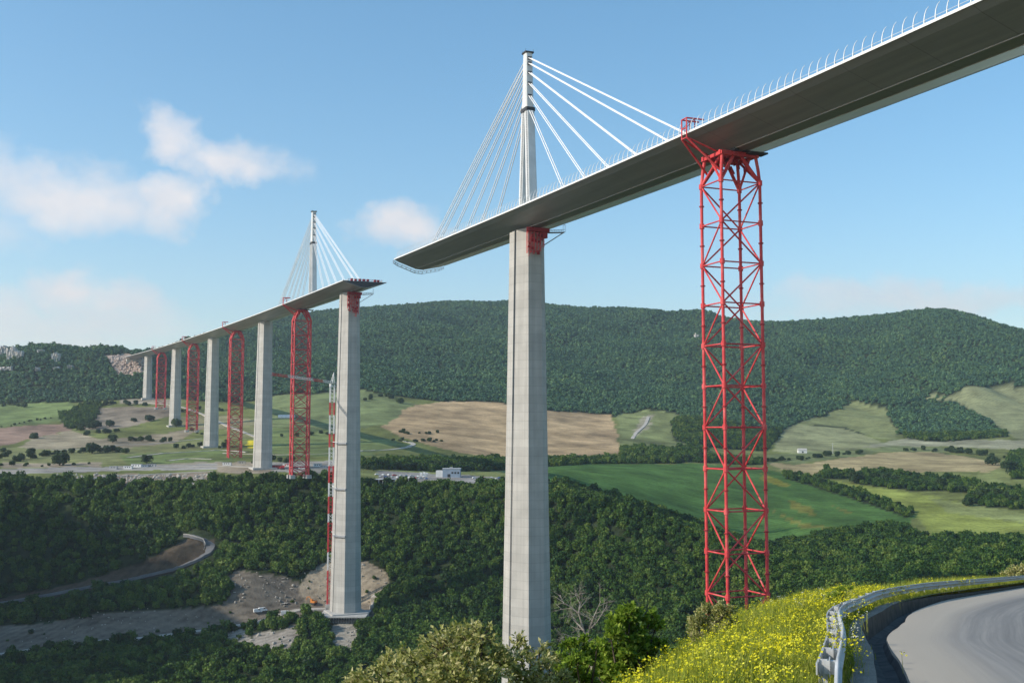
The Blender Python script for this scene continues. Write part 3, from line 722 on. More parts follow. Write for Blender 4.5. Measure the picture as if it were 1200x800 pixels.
# --- masts with stays
OFF = [47, 72, 96, 122, 148, 161]
def make_mast(s, pt, zt, label, an):
    base = pt(s, 0, 5.15); root = thing('bridge_mast', label, 'bridge mast', base); a, n = frame(s)
    K = zt-28.3                             # the two legs meet here
    def q(l, t, z): return B(s)+a*l+n*t+Vector((0, 0, z))
    def rect(l, z, hl, ht, ch=.55):
        return [q(l+x, y, z) for x, y in ((hl, ht-ch), (hl-ch, ht), (-hl+ch, ht), (-hl, ht-ch), (-hl, -ht+ch), (-hl+ch, -ht), (hl-ch, -ht), (hl, -ht+ch))]
    for sg in (1, -1):
        mb = MB(); mb.loft([rect(sg*(5.0-3.15*k), 5.1+(K-5.1)*k, 1.75-.15*k, 2.45-.35*k) for k in np.linspace(0, 1, 6)]); leg = mb.build('leg', 'pylon', root)
        mb = MB()
        for k in np.linspace(.02, .98, 44): mb.box(q(sg*(5.0-3.15*k)-1.0, 2.47-.34*k, 5.1+(K-5.1)*k), a, n, (0, 0, 1), .35, .12, .09)
        
        for y in (-.33, .33): mb.path([q(sg*(5.0-3.15*k)-1.0+y, 2.52-.34*k, 5.1+(K-5.1)*k) for k in (.01, .5, .99)], .07, 4)
        mb.build('ladder', 'grey', leg)
    mb = MB(); mb.loft([rect(0, K-.9, 3.5, 2.4, .4), rect(0, K+.9, 3.5, 2.4, .4)]); mb.build('collar', 'dark', root)
    mb = MB(); mb.loft([rect(0, K+.9, 2.9, 2.1), rect(0, K+8, 2.35, 2.0), rect(0, zt-.6, 1.9, 1.75)]); mb.build('mast_head', 'pylon', root)
    mb = MB(); mb.loft([rect(0, zt-.6, 2.4, 2.3, .3), rect(0, zt, 2.4, 2.3, .3)]); 
    for x in (-2, 2):
        for y in (-2, 2): mb.tube(q(x, y, zt), q(x, y, zt+1.2), .08, 4)
    mb.build('top_platform', 'dark', root)
    for d, z in zip(OFF[::-1], an):
        mb = MB(); mb.box(q(0, 0, z), a, n, (0, 0, 1), 2.75 if z < K+6 else 2.55, 1.0, .7); mb.build('anchor_box', 'dark', root)
        for sg in (1, -1):
            mb = MB()
            for y in (-.55, .55): mb.tube(q(sg*2.3, y, z), pt(s+sg*d, y, 5.2), .235, 6)
            cab_ = mb.build('stay_cable', 'cable', root)
            mb = MB()
            for y in (-.55, .55):
                p0 = pt(s+sg*d, y, 5.15); dr = (q(sg*2.3, y, z)-p0).normalized(); mb.tube(p0, p0+dr*3.2, .34, 6)
            mb.build('stay_anchor', 'white', cab_)
    return root
make_mast(0, ptn, 85.4, 'tall grey mast with white stays above the central pier on the near deck', [82, 79.4, 74.9, 69.7, 63.7, 57.4])
make_mast(471, ptf, 83.6, 'smaller distant mast with white stays on the far deck near its open end', [80.3, 77.7, 73.2, 68, 62, 55.7])

# --- red temporary towers
def make_tower(s, zb, label, lean, near=False):
    c = B(s); root = thing('lattice_tower', label, 'lattice tower', (c.x, c.y, zb), 'red temporary lattice towers')
    a, n = frame(s); ztop = c.z+(-.6 if near else .35); HL, HT, PAN = 5.9, 7.3, 13.1
    z0 = ztop-10.2; rings = [z0]
    while rings[-1]-PAN > zb+3: rings.append(rings[-1]-PAN)
    cs = [(1, 1), (-1, 1), (-1, -1), (1, -1)]
    def P(c_, z, k=0): return fr(s, c_[0]*(HL-k*.8), c_[1]*(HT-k*lean), z)
    lr, br, sr = (.52, .28, .235) if near else (.62, .34, .32)
    for c_ in cs:
        mb = MB(); mb.tube(P(c_, zb-3), P(c_, z0), lr, 10); mb.path([P(c_, z0), P(c_, z0+4.5, .35), P(c_, z0+8, .75), P(c_, ztop-1, 1)], [lr, lr*1.05, lr*1.05, lr], 10)
        leg = mb.build('leg', 'red', root)
        for z in rings:
            if near:
                mb = MB(); mb.tube(P(c_, z-.8), P(c_, z+.8), .82, 10); mb.build('node_collar', 'red', leg)
                mb = MB(); mb.tube(P(c_, z-PAN/2-.18), P(c_, z-PAN/2+.18), .84, 10); mb.build('flange', 'darkred', leg) if z-PAN/2 > zb else None
    for k, z in enumerate(rings):
        for i in range(4):
            mb = MB(); mb.tube(P(cs[i], z), P(cs[(i+1) % 4], z), sr, 8); mb.build('strut', 'red', root)
        if k+1 < len(rings) or z-PAN > zb-8:
            z2 = rings[k+1] if k+1 < len(rings) else zb-2
            for i in range(4):
                c1, c2 = cs[i], cs[(i+1) % 4]
                if (i+k) % 2: c1, c2 = c2, c1       # zigzag: even corners start at even rings
                mb = MB(); mb.tube(P(c1, z), P(c2, z2), br, 8); mb.build('diagonal_brace', 'red', root)
                if not near:                # finer crossing braces seen in the distant towers
                    mb = MB(); zm = (z+z2)/2
                    for za, zc in ((z, zm), (zm, z2)):
                        mb.tube(P(c1, za), P(c2, zc), .17, 5); mb.tube(P(c2, za), P(c1, zc), .17, 5)
                    mb.build('cross_brace', 'darkred', root)
    # head: thick braces gathering under the deck, cross beams and the sliding saddle
    hb_ = MB()
    for c_ in cs:
        hb_.tube(P(c_, z0), fr(s, c_[0]*4.2, c_[1]*1.2, ztop-1.2), .55, 8); hb_.tube(P(c_, z0+.4), fr(s, c_[0]*.8, c_[1]*3.2, ztop-1.2), .42, 8)
        hb_.tube(P(c_, z0), fr(s, -c_[0]*3.4, c_[1]*(HT-lean)*.9, ztop-1.2), .42, 8)
    hb_.build('head_brace', 'red', root)
    mb = MB(); w = HT-lean+1.2
    for l in (-5.1, 5.1): mb.box(fr(s, l, 0, ztop-1.1), a, n, (0, 0, 1), .6, w, .75)
    for t in (-w+.8, -2.4, 2.4, w-.8): mb.box(fr(s, 0, t, ztop-1.2), a, n, (0, 0, 1), 6.2, .5, .55)
    mb.build('head_beam', 'red', root)
    mb = MB()
    for t in (-2.1, 2.1): mb.box(fr(s, 0, t, ztop-.1), a, n, (0, 0, 1), 7.4, .8, .42)
    mb.box(fr(s, -6.6, -5.5, ztop-.9), a, n, (0, 0, 1), 2.0, 3.4, .25)
    mb.build('sliding_saddle', 'dark', root)
    # access frame reaching round the deck edge on the sunny side
    E = [fr(s, l, 17.0, ztop+3.6) for l in (-1.5, 1.5)]; mb = MB()
    for l, e in zip((-1.5, 1.5), E):
        mb.tube(e, fr(s, l*2.5, HT-lean*.8, ztop-6.5), .36, 6); mb.tube(e, fr(s, l*2, 4.8, ztop-1.0), .3, 6)
        top = e+Vector((0, 0, 6.4)); mb.tube(e, top, .24, 6); mb.tube(top, top-n*6.4, .26, 6); mb.tube(top-n*3, e+Vector((0, 0, 1.8))-n*3, .16, 6)
        mb.tube(e+Vector((0, 0, 3.2)), top-n*3, .12, 5)
    for z in (0, 3.2, 6.4): mb.tube(E[0]+Vector((0, 0, z)), E[1]+Vector((0, 0, z)), .2, 6)
    mb.build('access_frame', 'red', root)
    if near:                                 # ladders, pipes and jacks tucked in the head
        mb = MB()
        for i in range(22):
            t = -6+12*rng.random(); l = -5.2+10.4*rng.random(); zz_ = ztop-2.2-4.5*rng.random()
            mb.tube(fr(s, l, t, zz_), fr(s, l+rng.normal()*1.5, t+rng.normal()*1.5, zz_+1.6+1.6*rng.random()), .16+.16*rng.random(), 6)
        mb.build('hydraulic_gear', 'darkred', root)
    for c_ in cs: mb = MB(); mb.box(fr(s, c_[0]*HL, c_[1]*HT, zb-1.2), a, n, (0, 0, 1), 2.2, 2.2, 1.6); mb.build('footing', 'pad', root)
    return root
pT = B(-171)
make_tower(-171, ground_z(pT.x, pT.y)-.5, 'large red lattice tower in front, holding the near deck above the roadside slope', 1.2, True)
for s, vb, lb in ((513, 556, 'red lattice tower left of the crane pier, tallest one under the far deck'),
                  (855, 540, 'second red lattice tower of the far deck, beside the small yellow field'),
                  (1197, 504, 'third red lattice tower of the far deck, well behind the yellow field'),
                  (1539, 478, 'smallest red lattice tower at the far end of the viaduct')):
    p = B(s); q = proj(p); make_tower(s, at(q[0], vb, q[2]).z, lb, 4.2)

# --- red scaffolds and walkways hung on the two end piers
def pier_gear(s, sec, lab1, lab2, hgt):
    zt = B(s).z-(.95 if s == 0 else .1); a, n = frame(s); Lh, T, e, m = sec(zt)
    root = thing('climbing_scaffold', lab1, 'scaffold', fr(s, -Lh-1, 0, zt))
    r = np.random.default_rng(int(s)+3); mb = MB(); pn = MB()
    xs = np.linspace(-e-.8, e+1.0, 6)
    for i, t in enumerate(xs):
        low = hgt*(.62+.38*r.random())
        for l in (-Lh-.35, -Lh-1.7): mb.tube(fr(s, l, t, zt+.2), fr(s, l, t, zt-low), .16, 5)
        for z in np.arange(.4, low, 2.2):
            mb.tube(fr(s, -Lh-.35, t, zt-z), fr(s, -Lh-1.7, t, zt-z), .1, 5)
            if i < 5: mb.tube(fr(s, -Lh-1.7, t, zt-z), fr(s, -Lh-1.7, xs[i+1], zt-z-(2.2 if r.random() < .5 else 0)), .11, 5)
    mb.build('scaffold_frame', 'red', root)
    for i in range(5):
        for z in np.arange(.3, hgt*.8, 2.6):
            if r.random() < .55: pn.box(fr(s, -Lh-.5-.9*r.random(), (xs[i]+xs[i+1])/2+r.normal()*.3, zt-z-1.1+r.normal()*.5), a, n, (0, 0, 1), .12, (xs[1]-xs[0])/2*(.4+.6*r.random()), .3+.8*r.random())
    pn.build('formwork_panel', 'darkred', root)
    mb = MB(); mb.box(fr(s, -Lh-1.4, -1.2, zt-1.0), a, n, (0, 0, 1), 1.4, e+2.0, .9); mb.box(fr(s, -Lh-.9, -e-1.3, zt-3.2), a, n, (0, 0, 1), 1.0, 1.2, 1.4); mb.build('jack_beam', 'darkred', root)
    # bracket walkway on the shaded side
    w = thing('bracket_walkway', lab2, 'walkway', fr(s, 0, -T, zt-1)); mb = MB(); t1 = -T-10.5
    for l in (-3.0, -5.2):
        mb.tube(fr(s, l, -T+.6, zt-1.2), fr(s, l, t1, zt-.2), .17, 5); mb.tube(fr(s, l, -T+.4, zt-7.2), fr(s, l, t1+.4, zt-.3), .15, 5)
    mb.build('bracket', 'grey', w); mb = MB()
    for k in range(7):
        t = -T+.5+(t1+T-.5)*k/6; z = zt-1.2+k/6
        for l in (-3.0, -5.2): mb.tube(fr(s, l, t, z), fr(s, l, t, z+(1.2 if k < 6 else 3.6)), .08, 5)
    for l in (-3.0, -5.2):
        mb.tube(fr(s, l, -T+.5, zt), fr(s, l, t1, zt+1), .08, 5)
    mb.tube(fr(s, -3.0, t1, zt+3.4), fr(s, -5.2, t1, zt+3.4), .1, 5)
    mb.build('railing', 'grey', w); mb = MB(); mb.strip([[fr(s, -3, -T+.5, zt-1.1), fr(s, -5.2, -T+.5, zt-1.1)], [fr(s, -3, t1, zt-.1), fr(s, -5.2, t1, zt-.1)]]); mb.build('walkway_floor', 'grey', w, fix=False)
pier_gear(0, sec2, 'red climbing scaffold on the shaded face of the central pier just under the deck', 'grey bracket walkway sticking out right of the central pier head', 14)
pier_gear(342, sec3, 'red climbing scaffold on the crane pier, under the open end of the far deck', 'grey bracket walkway right of the crane pier head under the far deck', 19)

# --- tower crane tied to the pier by collars
DC = 838.0
def cz(v): return at(389, v, DC).z
cb = at(386.3, 690, DC); cx0, cy0 = cb.x, cb.y
crane = thing('tower_crane', 'slim red and white tower crane tied to the tall pier at its right', 'tower crane', (cx0, cy0, cz(708)))
bands = [(708, 668, 'red'), (668, 647, 'white'), (647, 612, 'red'), (612, 602, 'white'), (602, 582, 'red'), (582, 566, 'white'), (566, 546, 'red'), (546, 524, 'white'), (524, 508, 'red'), (508, 486, 'white'), (486, 471, 'red'), (471, 450, 'white')]
hw = 1.65
for v0, v1, col in bands:
    mb = MB(); za, zb_ = cz(v0), cz(v1)
    for x in (-hw, hw):
        for y in (-hw, hw): mb.box((cx0+x, cy0+y, (za+zb_)/2), (1, 0, 0), (0, 1, 0), (0, 0, 1), .33, .33, (zb_-za)/2)
    k = max(2, int((zb_-za)/2.4)); z = np.linspace(za, zb_, k+1)
    for i in range(k):
        for (x0, y0), (x1, y1) in (((-hw, -hw), (hw, -hw)), ((hw, -hw), (hw, hw)), ((hw, hw), (-hw, hw)), ((-hw, hw), (-hw, -hw))):
            if i % 2: x0, y0, x1, y1 = x1, y1, x0, y0
            mb.tube((cx0+x0, cy0+y0, z[i]), (cx0+x1, cy0+y1, z[i+1]), .14, 4)
    mb.build('mast_section', col, crane)
zt = cz(448); jr = Vector((cx0, cy0, zt)); tipj = at(319, 439.5, 790); jd = (tipj-jr); jl = jd.length; jd.normalize(); js = jd.cross(Vector((0, 0, 1))).normalized(); ju = js.cross(jd)
for f0, f1, col in ((0, .17, 'white'), (.17, .34, 'red'), (.34, .76, 'white'), (.76, 1, 'red')):
    mb = MB(); k = max(2, int((f1-f0)*jl/2.5))
    for i in range(k):
        p = [jr+jd*(jl*(f0+(f1-f0)*q/k)) for q in (i, i+1)]
        for o1 in (js*.7, -js*.7, ju*1.5): mb.tube(p[0]+o1, p[1]+o1, .2, 5)
        mb.tube(p[0]+js*.7, p[1]+ju*1.5, .12, 4); mb.tube(p[0]-js*.7, p[1]+ju*1.5, .12, 4); mb.tube(p[0]+js*.7, p[1]-js*.7, .12, 4)
    mb.build('jib_section', col, crane)
mb = MB()
for o1 in (js*.8, -js*.8): mb.tube(jr+o1, jr-jd*11+o1, .2, 5); mb.tube(jr+o1+ju*1, jr-jd*11+o1+ju*1, .12, 4)
mb.build('counter_jib', 'white', crane)
mb = MB(); mb.box(jr-jd*9.5-ju*.8, jd, js, ju, 1.6, 1.0, 1.2); mb.build('counterweight', 'grey', crane)
apex = jr+Vector((1, 0, 8.6)); mb = MB()
for o1 in (js*1.2+jd*1.1, -js*1.2+jd*1.1, js*1.2-jd*1.1, -js*1.2-jd*1.1): mb.tube(jr+o1, apex, .22, 5)
mb.tube(jr+js*.6+jd*.5+ju*4, jr-js*.6-jd*.5+ju*4, .2, 5); mb.build('apex_frame', 'white', crane)
mb = MB(); mb.tube(apex, jr+jd*jl*.72+ju*1.5, .1, 4); mb.tube(apex, jr-jd*10.5, .1, 4); mb.build('tie_rod', 'grey', crane)
mb = MB(); mb.box(jr+js*1.6-Vector((0, 0, 1.6)), jd, js, (0, 0, 1), 1.0, .8, 1.1); cab_ = mb.build('cab', 'white', crane); mb = MB(); mb.box(jr+js*2.42-Vector((0, 0, 1.3)), jd, js, (0, 0, 1), .8, .03, .6); mb.build('window', 'glass', cab_)
P3c = B(342)
for v in (519, 571, 624):
    z = cz(v); Lh, T, e, m = sec3(z); a, n = frame(342); col = thing('tie_collar', {519: 'uppermost', 571: 'middle', 624: 'lowest'}[v]+' of the three tie collars bracing the crane to the tall pier', 'tie collar', (P3c.x, P3c.y, z), 'tie collars around the crane pier')
    mb = MB(); o1 = .55
    prof = [(3.5, T), (-1.4, T), (-Lh, e)]
    for (l0, t0), (l1, t1) in zip(prof[:-1], prof[1:]):
        nn = Vector((-(t1-t0), (l1-l0))).normalized() if False else None
        mb.box((fr(342, l0, t0, z)+fr(342, l1, t1, z))/2+(n*.9+a*-.55)*.6, (fr(342, l1, t1, z)-fr(342, l0, t0, z)).normalized(), (n*.8-a*.6).normalized(), (0, 0, 1), math.dist((l0, t0), (l1, t1))/2+.7, .7, .55)
    mb.build('ring_beam', 'grey', col); mb = MB()
    for y in (-1.2, 1.2): mb.tube((cx0+1.2, cy0+y, z+.8), fr(342, y*1.5-1, T+.6, z+.8), .3, 5)
    mb.tube((cx0+1.2, cy0-1.2, z+.8), fr(342, 1, T+.6, z+.8), .24, 5); mb.build('tie_strut', 'white', col)
mb = MB(); mb.abox(cx0-3, cx0+3, cy0-3, cy0+3, cz(708)-3, cz(708)+.5); mb.build('base_block', 'pad', crane)

# pale barrier along the outer side of the upper road
bar = thing('road_barrier', 'pale barrier winding along the valley side of the upper road', 'road barrier', upper[8])
mb = MB(); ou = []
for i, p in enumerate(upper):
    d = upper[min(i+1, len(upper)-1)]-upper[max(i-1, 0)]; d.z = 0; d.normalize(); ou.append(Vector((p.x, p.y, max(p.z, ground_z(p.x, p.y))+.9))+Vector((-d.y, d.x, 0))*-4.0)
mb.loft([[q+Vector((-.15, 0, 0)), q+Vector((.15, 0, 0)), q+Vector((.15, 0, .7)), q+Vector((-.15, 0, .7))] for q in ou[:34]]); mb.build('wall', 'kerb', bar)
mb = MB(); mb.path([q+Vector((0, 0, .85)) for q in ou[:34]], .08, 4); mb.build('rail', 'galv', bar)
# --- building platform at the foot of that pier
pf = at(404, 716, 818); plat = thing('pier_platform', 'concrete working platform on dark props at the foot of the crane pier', 'platform', (pf.x, pf.y, pf.z))
mb = MB(); z = at(404, 715, 822).z; x0, x1 = at(379, 716, 818).x, at(434, 716, 818).x
mb.abox(x0, x1, 806, 838, z-.5, z+.35); mb.build('platform_slab', 'pad', plat)
mb = MB(); r_ = np.random.default_rng(4)
for x in np.arange(x0+1, x1-8, 1.9): mb.box((x, 807.5, z-2.4), (1, 0, 0), (0, 1, 0), (0, 0, 1), .3, .3, 2.0); mb.tube((x, 807.5, z-.6), (x+1.9, 807.5, z-4.2), .14, 4)
mb.build('prop', 'dark', plat)
mb = MB(); mb.abox(x0-.5, x1-7, 809, 811, z-9, z-.55); mb.build('retaining_wall', 'kerb', plat)

# --- rocks
M['cliff'] = varied('cliff_limestone', (.30, .29, .27), (.58, .56, .52), .25, .95, bump=.5)
import bmesh
def rock_mesh(r, sx_, sy_, sz_, sub=2):
    bm = bmesh.new(); bmesh.ops.create_icosphere(bm, subdivisions=sub, radius=1); sd_ = r.random()*50
    for v_ in bm.verts:
        k = 1+.55*mnoise.noise(Vector(v_.co)*1.3+Vector((sd_, 0, 0)))+.3*mnoise.noise(Vector(v_.co)*3.1+Vector((0, sd_, 0)))
        v_.co = Vector((v_.co.x*sx_*k, v_.co.y*sy_*k, v_.co.z*sz_*k))
    me = bpy.data.meshes.new('rock'); bm.to_mesh(me); bm.free(); return me
def cliff_mesh(r, w_, d_, h_):
    mb = MB()
    for i in range(9):
        x = -w_+2*w_*(i+.5*r.random())/9; hh = h_*(.35+.65*r.random()); ww = w_*(.12+.16*r.random()); z0 = h_*(-.9+.4*r.random())
        rings = []
        for k in range(4):
            z = z0+(hh-z0)*k/3; rings.append([(x+ww*(c_+.35*r.normal()), d_*.6*(s_+.25*r.normal()), z+h_*.08*r.normal()) for c_, s_ in ((-1, -1), (0, -1.3), (1, -1), (1, .6), (-1, .6))])
        mb.loft(rings)
    return mb.mesh('cliff', None)
def rock(name, label, cat, p, sx_, sy_, sz_, mat='rock', group=None, seed=0):
    if cat == 'cliff':
        me = cliff_mesh(np.random.default_rng(seed), sx_, sy_, sz_); me.materials.append(M['cliff']); o = bpy.data.objects.new(name, me); C.objects.link(o); o.location = p; return tag(o, label, cat, group)
    me = rock_mesh(np.random.default_rng(seed), sx_, sy_, sz_); me.materials.append(M[mat]); o = bpy.data.objects.new(name, me); C.objects.link(o); o.location = p; return tag(o, label, cat, group)
for i, (u, v, w_, h_, lb) in enumerate([(4, 416, 9, 13, 'leftmost pale limestone cliff at the edge of the picture under the hilltop'), (18, 419, 10, 16, 'largest pale limestone cliff face in the wooded left hill'),
        (26, 419, 5, 11, 'narrow pale cliff just right of the largest limestone face'), (67, 421, 6, 9, 'pale cliff alone above two small rocks in the left hill'), (68, 433, 4, 3.5, 'small pale rock below the lone cliff in the left hill'),
        (84, 432, 4, 4, 'small pale rock right of the lone cliff in the left hill'), (46, 434, 3, 4, 'small pale rock low in the wooded hill between two cliffs'), (10, 433, 10, 4, 'low pale ledge below the largest cliff of the left hill'), (50, 413, 5, 3, 'small pale rock close under the left skyline'),
        (816, 396, 3.5, 6, 'pale rock in the dark hill forest behind the large red tower')]):
    p = ground_at(u, v); k = proj(p)[2]/FPX; rock('rock_outcrop', lb, 'cliff', p+Vector((0, -5 if i < 9 else -7, 2)), w_*k*.72, 9, h_*k*.72, 'rock', None, i+20)
r_ = np.random.default_rng(11); mb = MB()
for i in range(230):
    u = 128+41*r_.random(); lo = 417+ (u-128)*.05; v = lo+ (20*min(1, (u-124)/14))*r_.random()
    p = ground_at(u, v); q = rock_mesh(r_, *(1.2+3.4*r_.random(3)**2), 1); mb.add([Vector(w_.co)+p+Vector((0, -1, .6)) for w_ in q.vertices], [tuple(f_.vertices) for f_ in q.polygons]); bpy.data.meshes.remove(q)
tag(mb.build('scree', 'pinkrock'), 'pinkish broken rock spilled below the far end of the bridge', kind='stuff')
mb = MB()
for i in range(420):
    u = 62+190*r_.random(); v = 556+13*r_.random()
    if not (abs(u-150) < 95): continue
    p = ground_at(u, v); q = rock_mesh(r_, *(.6+1.5*r_.random(3)), 1); mb.add([Vector(w_.co)+p+Vector((0, 0, .3)) for w_ in q.vertices], [tuple(f_.vertices) for f_ in q.polygons]); bpy.data.meshes.remove(q)
for i in range(420):
    poly = [(262, 736, 352, 768), (345, 657, 460, 705), (268, 664, 350, 712), (405, 715, 430, 765), (20, 712, 260, 752)][i % 5]
    u = poly[0]+(poly[2]-poly[0])*r_.random(); v = poly[1]+(poly[3]-poly[1])*r_.random(); p = ground_at(u, v)
    if not clear(p.x, p.y): continue
    q = rock_mesh(r_, *(.35+1.3*r_.random(3)**3*(1.3 if i % 5 != 4 else .5)), 1); mb.add([Vector(w_.co)+p+Vector((0, 0, .2)) for w_ in q.vertices], [tuple(f_.vertices) for f_ in q.polygons]); bpy.data.meshes.remove(q)
tag(mb.build('rubble', 'rock'), 'loose limestone rubble on the earthworks', kind='stuff')
for i, (u, v, r0, lb) in enumerate([(441, 704, 4.0, 'large pale boulder right of the foot of the crane pier'), (437, 712, 2.6, 'smaller boulder below the large pale one by the crane pier'), (413, 724, 3.2, 'pale boulder under the right end of the pier platform'), (424, 727, 3, 'darker boulder low beside the pier platform')]):
    p = ground_at(u, v); rock('boulder', lb, 'boulder', p+Vector((0, -1, 1)), r0, r0, r0*1.2, 'rock', None, 60+i)

# --- vehicles
def car(label, body, van=False, group=None):
    root = thing('parked_van' if van else 'parked_car', label, 'van' if van else 'car', (0, 0, 0), group); w_ = .9
    if van: prof = [(-2.5, .35), (-2.5, 2.1), (-2.3, 2.25), (1.1, 2.25), (1.75, 1.35), (2.45, 1.1), (2.55, .35)]
    else: prof = [(-2.05, .3), (-2.1, .85), (-1.75, .98), (-1.25, 1.42), (.25, 1.45), (.95, .98), (1.9, .82), (2.1, .6), (2.05, .3)]
    mb = MB(); mb.loft([[(x, y*(1 if z < 1 else .92), z) for x, z in prof] for y in (-w_, w_)]); mb.build('body', body, root)
    mb = MB(); wp = [(1.0, 2.1), (1.55, 1.4), (.2, 1.4), (.2, 2.1)] if van else [(-1.15, 1.36), (.2, 1.38), (.78, 1.0), (-1.55, 1.0)]
    mb.loft([[(x, y, z) for x, z in wp] for y in (-w_*.94, w_*.94)]); mb.build('window', 'glass', root)
    for x in (-1.35, 1.35):
        for y in (-w_, w_):
            mb = MB(); mb.tube((x, y-.1, .32), (x, y+.1, .32), .32, 10); wh = mb.build('wheel', 'tyre', root); mb = MB(); mb.tube((x, y-.11, .32), (x, y+.11, .32), .19, 8); mb.build('rim', 'galv', wh)
    return root
M['carblue'] = varied('car_blue', (.05, .09, .2), (.06, .11, .24), 1, .3, spec=.5); M['carred'] = varied('car_red', (.35, .03, .03), (.4, .04, .04), 1, .3, spec=.5)
M['cargrey'] = varied('car_silver', (.35, .36, .37), (.42, .43, .44), 1, .3, spec=.5)
gcar = 'cars parked on the visitors site'
protos = {'white': car('white car parked on the visitors site beyond the wood', 'white', group=gcar), 'cargrey': car('silver car parked on the visitors site beyond the wood', 'cargrey', group=gcar),
          'carblue': car('dark blue car parked on the visitors site beyond the wood', 'carblue', group=gcar), 'carred': car('red car parked on the visitors site beyond the wood', 'carred', group=gcar)}
used = set(); r_ = np.random.default_rng(5)
for i in range(26):
    u = 442+58*i/17 if i < 18 else 556+40*(i-18)/8; v = 556.5+ (i % 2)*2.2+(u-442)*.045 if i < 18 else 560.5+(i % 2)*1.6
    p = ground_at(u, v); p.z = ground_z(p.x, p.y)+.1; k = ['white', 'cargrey', 'white', 'carblue', 'white', 'cargrey', 'carred'][i % 7]
    o = protos[k] if k not in used else copy_tree(protos[k], p); used.add(k); o.location = p; o.rotation_euler = (0, 0, r_.random()*.4+(1.3 if i % 3 else .2)); o.scale = (1.15,)*3
van = car('leftmost white van parked on the pale track below the crane pier', 'white', True); 
def setv(o, u, v, rz, sc_=1.25):
    p = ground_at(u, v); o.location = (p.x, p.y, max(p.z, ground_z(p.x, p.y))+.55); o.rotation_euler = (0, 0, rz); o.scale = (sc_,)*3
setv(van, 302, 718, .5)
o = copy_tree(van, (0, 0, 0), label='second white van just right of the leftmost one on the track below the crane pier'); setv(o, 308, 716.5, .55)
o = copy_tree(van, (0, 0, 0), label='white van alone nearest the pier platform, in front of the earth cut'); setv(o, 335, 721.5, .2, 1.5)
def excavator(label, u, v, rz, col):
    root = thing('excavator', label, 'excavator', (0, 0, 0))
    for y in (-1.1, 1.1):
        mb = MB(); mb.loft([[(x, y+w_, z) for x, z in ((-1.9, .45), (-1.5, 0), (1.5, 0), (1.9, .45), (1.5, .9), (-1.5, .9))] for w_ in (-.3, .3)]); mb.build('track', 'dark', root)
    mb = MB(); mb.abox(-2.1, 1.2, -1.3, 1.3, 1.0, 2.1); mb.build('body', col, root)
    mb = MB(); mb.abox(-.1, 1.4, .25, 1.25, 2.103, 3.1); cb_ = mb.build('cab', col, root); mb = MB(); mb.abox(1.403, 1.43, .35, 1.15, 2.3, 3.0); mb.build('window', 'glass', cb_)
    mb = MB(); mb.path([(1.2, -.2, 1.7), (3.2, -.2, 4.3), (5.2, -.2, 3.9)], .26, 6); mb.build('boom', col, root)
    mb = MB(); mb.path([(5.2, -.2, 3.9), (5.9, -.2, 1.5)], .2, 6); mb.build('stick', col, root)
    mb = MB(); mb.loft([[(5.6, y, 1.5), (6.4, y, 1.3), (6.0, y, .4), (5.2, y, .5)] for y in (-.8, .4)]); mb.build('bucket', 'dark', root)
    p = ground_at(u, v); root.location = (p.x, p.y, max(p.z, ground_z(p.x, p.y))+.3); root.rotation_euler = (0, 0, rz); root.scale = (1.25,)*3
M['digger'] = varied('digger_orange', (.5, .16, .03), (.6, .24, .05), 1, .5)
excavator('orange excavator on the bare earth left of the crane foot', 367, 708, 2.6, 'digger')
excavator('red excavator between the second far pier and the first far red tower', 331, 550, .4, 'red')
# --- cabins, site halls
def cabin(label, u, v, w_, d_, h_, mat, rz=0., group='site cabins', name='site_cabin'):
    p = ground_at(u, v); z = ground_z(p.x, p.y); root = thing(name, label, 'cabin', (0, 0, 0), group)
    mb = MB(); mb.abox(-w_/2, w_/2, -d_/2, d_/2, -1.5, h_); mb.build('wall', mat, root)
    mb = MB(); mb.abox(-w_/2-.2, w_/2+.2, -d_/2-.2, d_/2+.2, h_+.003, h_+.3); mb.build('roof', 'grey', root)
    for x in np.linspace(-w_/2, w_/2, max(3, int(w_/3)+2))[1:-1]:
        mb = MB(); mb.abox(x-.55, x+.55, -d_/2-.06, -d_/2-.003, h_*.4, h_*.75); mb.build('window', 'glass', root)
    root.location = (p.x, p.y, z+.1); root.rotation_euler = (0, 0, rz); return root
for i, (u, v, w_, h_, mat, lb) in enumerate([(266, 545, 9, 2.8, 'wallwhite', 'white cabin at the left end of the row by the fourth pier'), (283, 543.5, 8, 2.8, 'dirt', 'sand coloured cabin left of the pier between the red towers'), (325, 548.5, 10, 3, 'red', 'red container beside the foot of the first far red tower'), (336, 546, 8, 2.8, 'wallwhite', 'white cabin behind the red container'),
        (372, 546.5, 9, 3.0, 'wallwhite', 'white cabin just right of the first far red tower'), (379, 548, 7, 2.6, 'cargrey', 'grey cabin left of the crane mast'), (400, 545.5, 8, 2.8, 'wallwhite', 'white cabin hidden partly by the crane pier'), (355, 549, 9, 2.6, 'wallwhite', 'white cabin seen between the legs of the first far red tower'),
        (150, 549, 9, 3, 'wallwhite', 'white cabin at the left of the gravel road group'), (160, 547.5, 11, 3.2, 'wallwhite', 'larger white cabin on the gravel road'), (170, 547.5, 7, 2.6, 'bluegrey', 'blue grey cabin on the gravel road'), (178, 547, 8, 3, 'cargrey', 'grey cabin right end of the gravel road group'), (133, 549.5, 8, 2.6, 'cargrey', 'grey cabin alone left of the gravel road group')]):
    cabin(lb, u, v, w_, 3.2, h_, mat, .1*math.sin(i*2))
p = ground_at(526, 558.5); z = ground_z(p.x, p.y)
hall = thing('exhibition_hall', 'pale blue flat-roofed hall with a white end beyond the wood', 'building', (p.x, p.y, z))
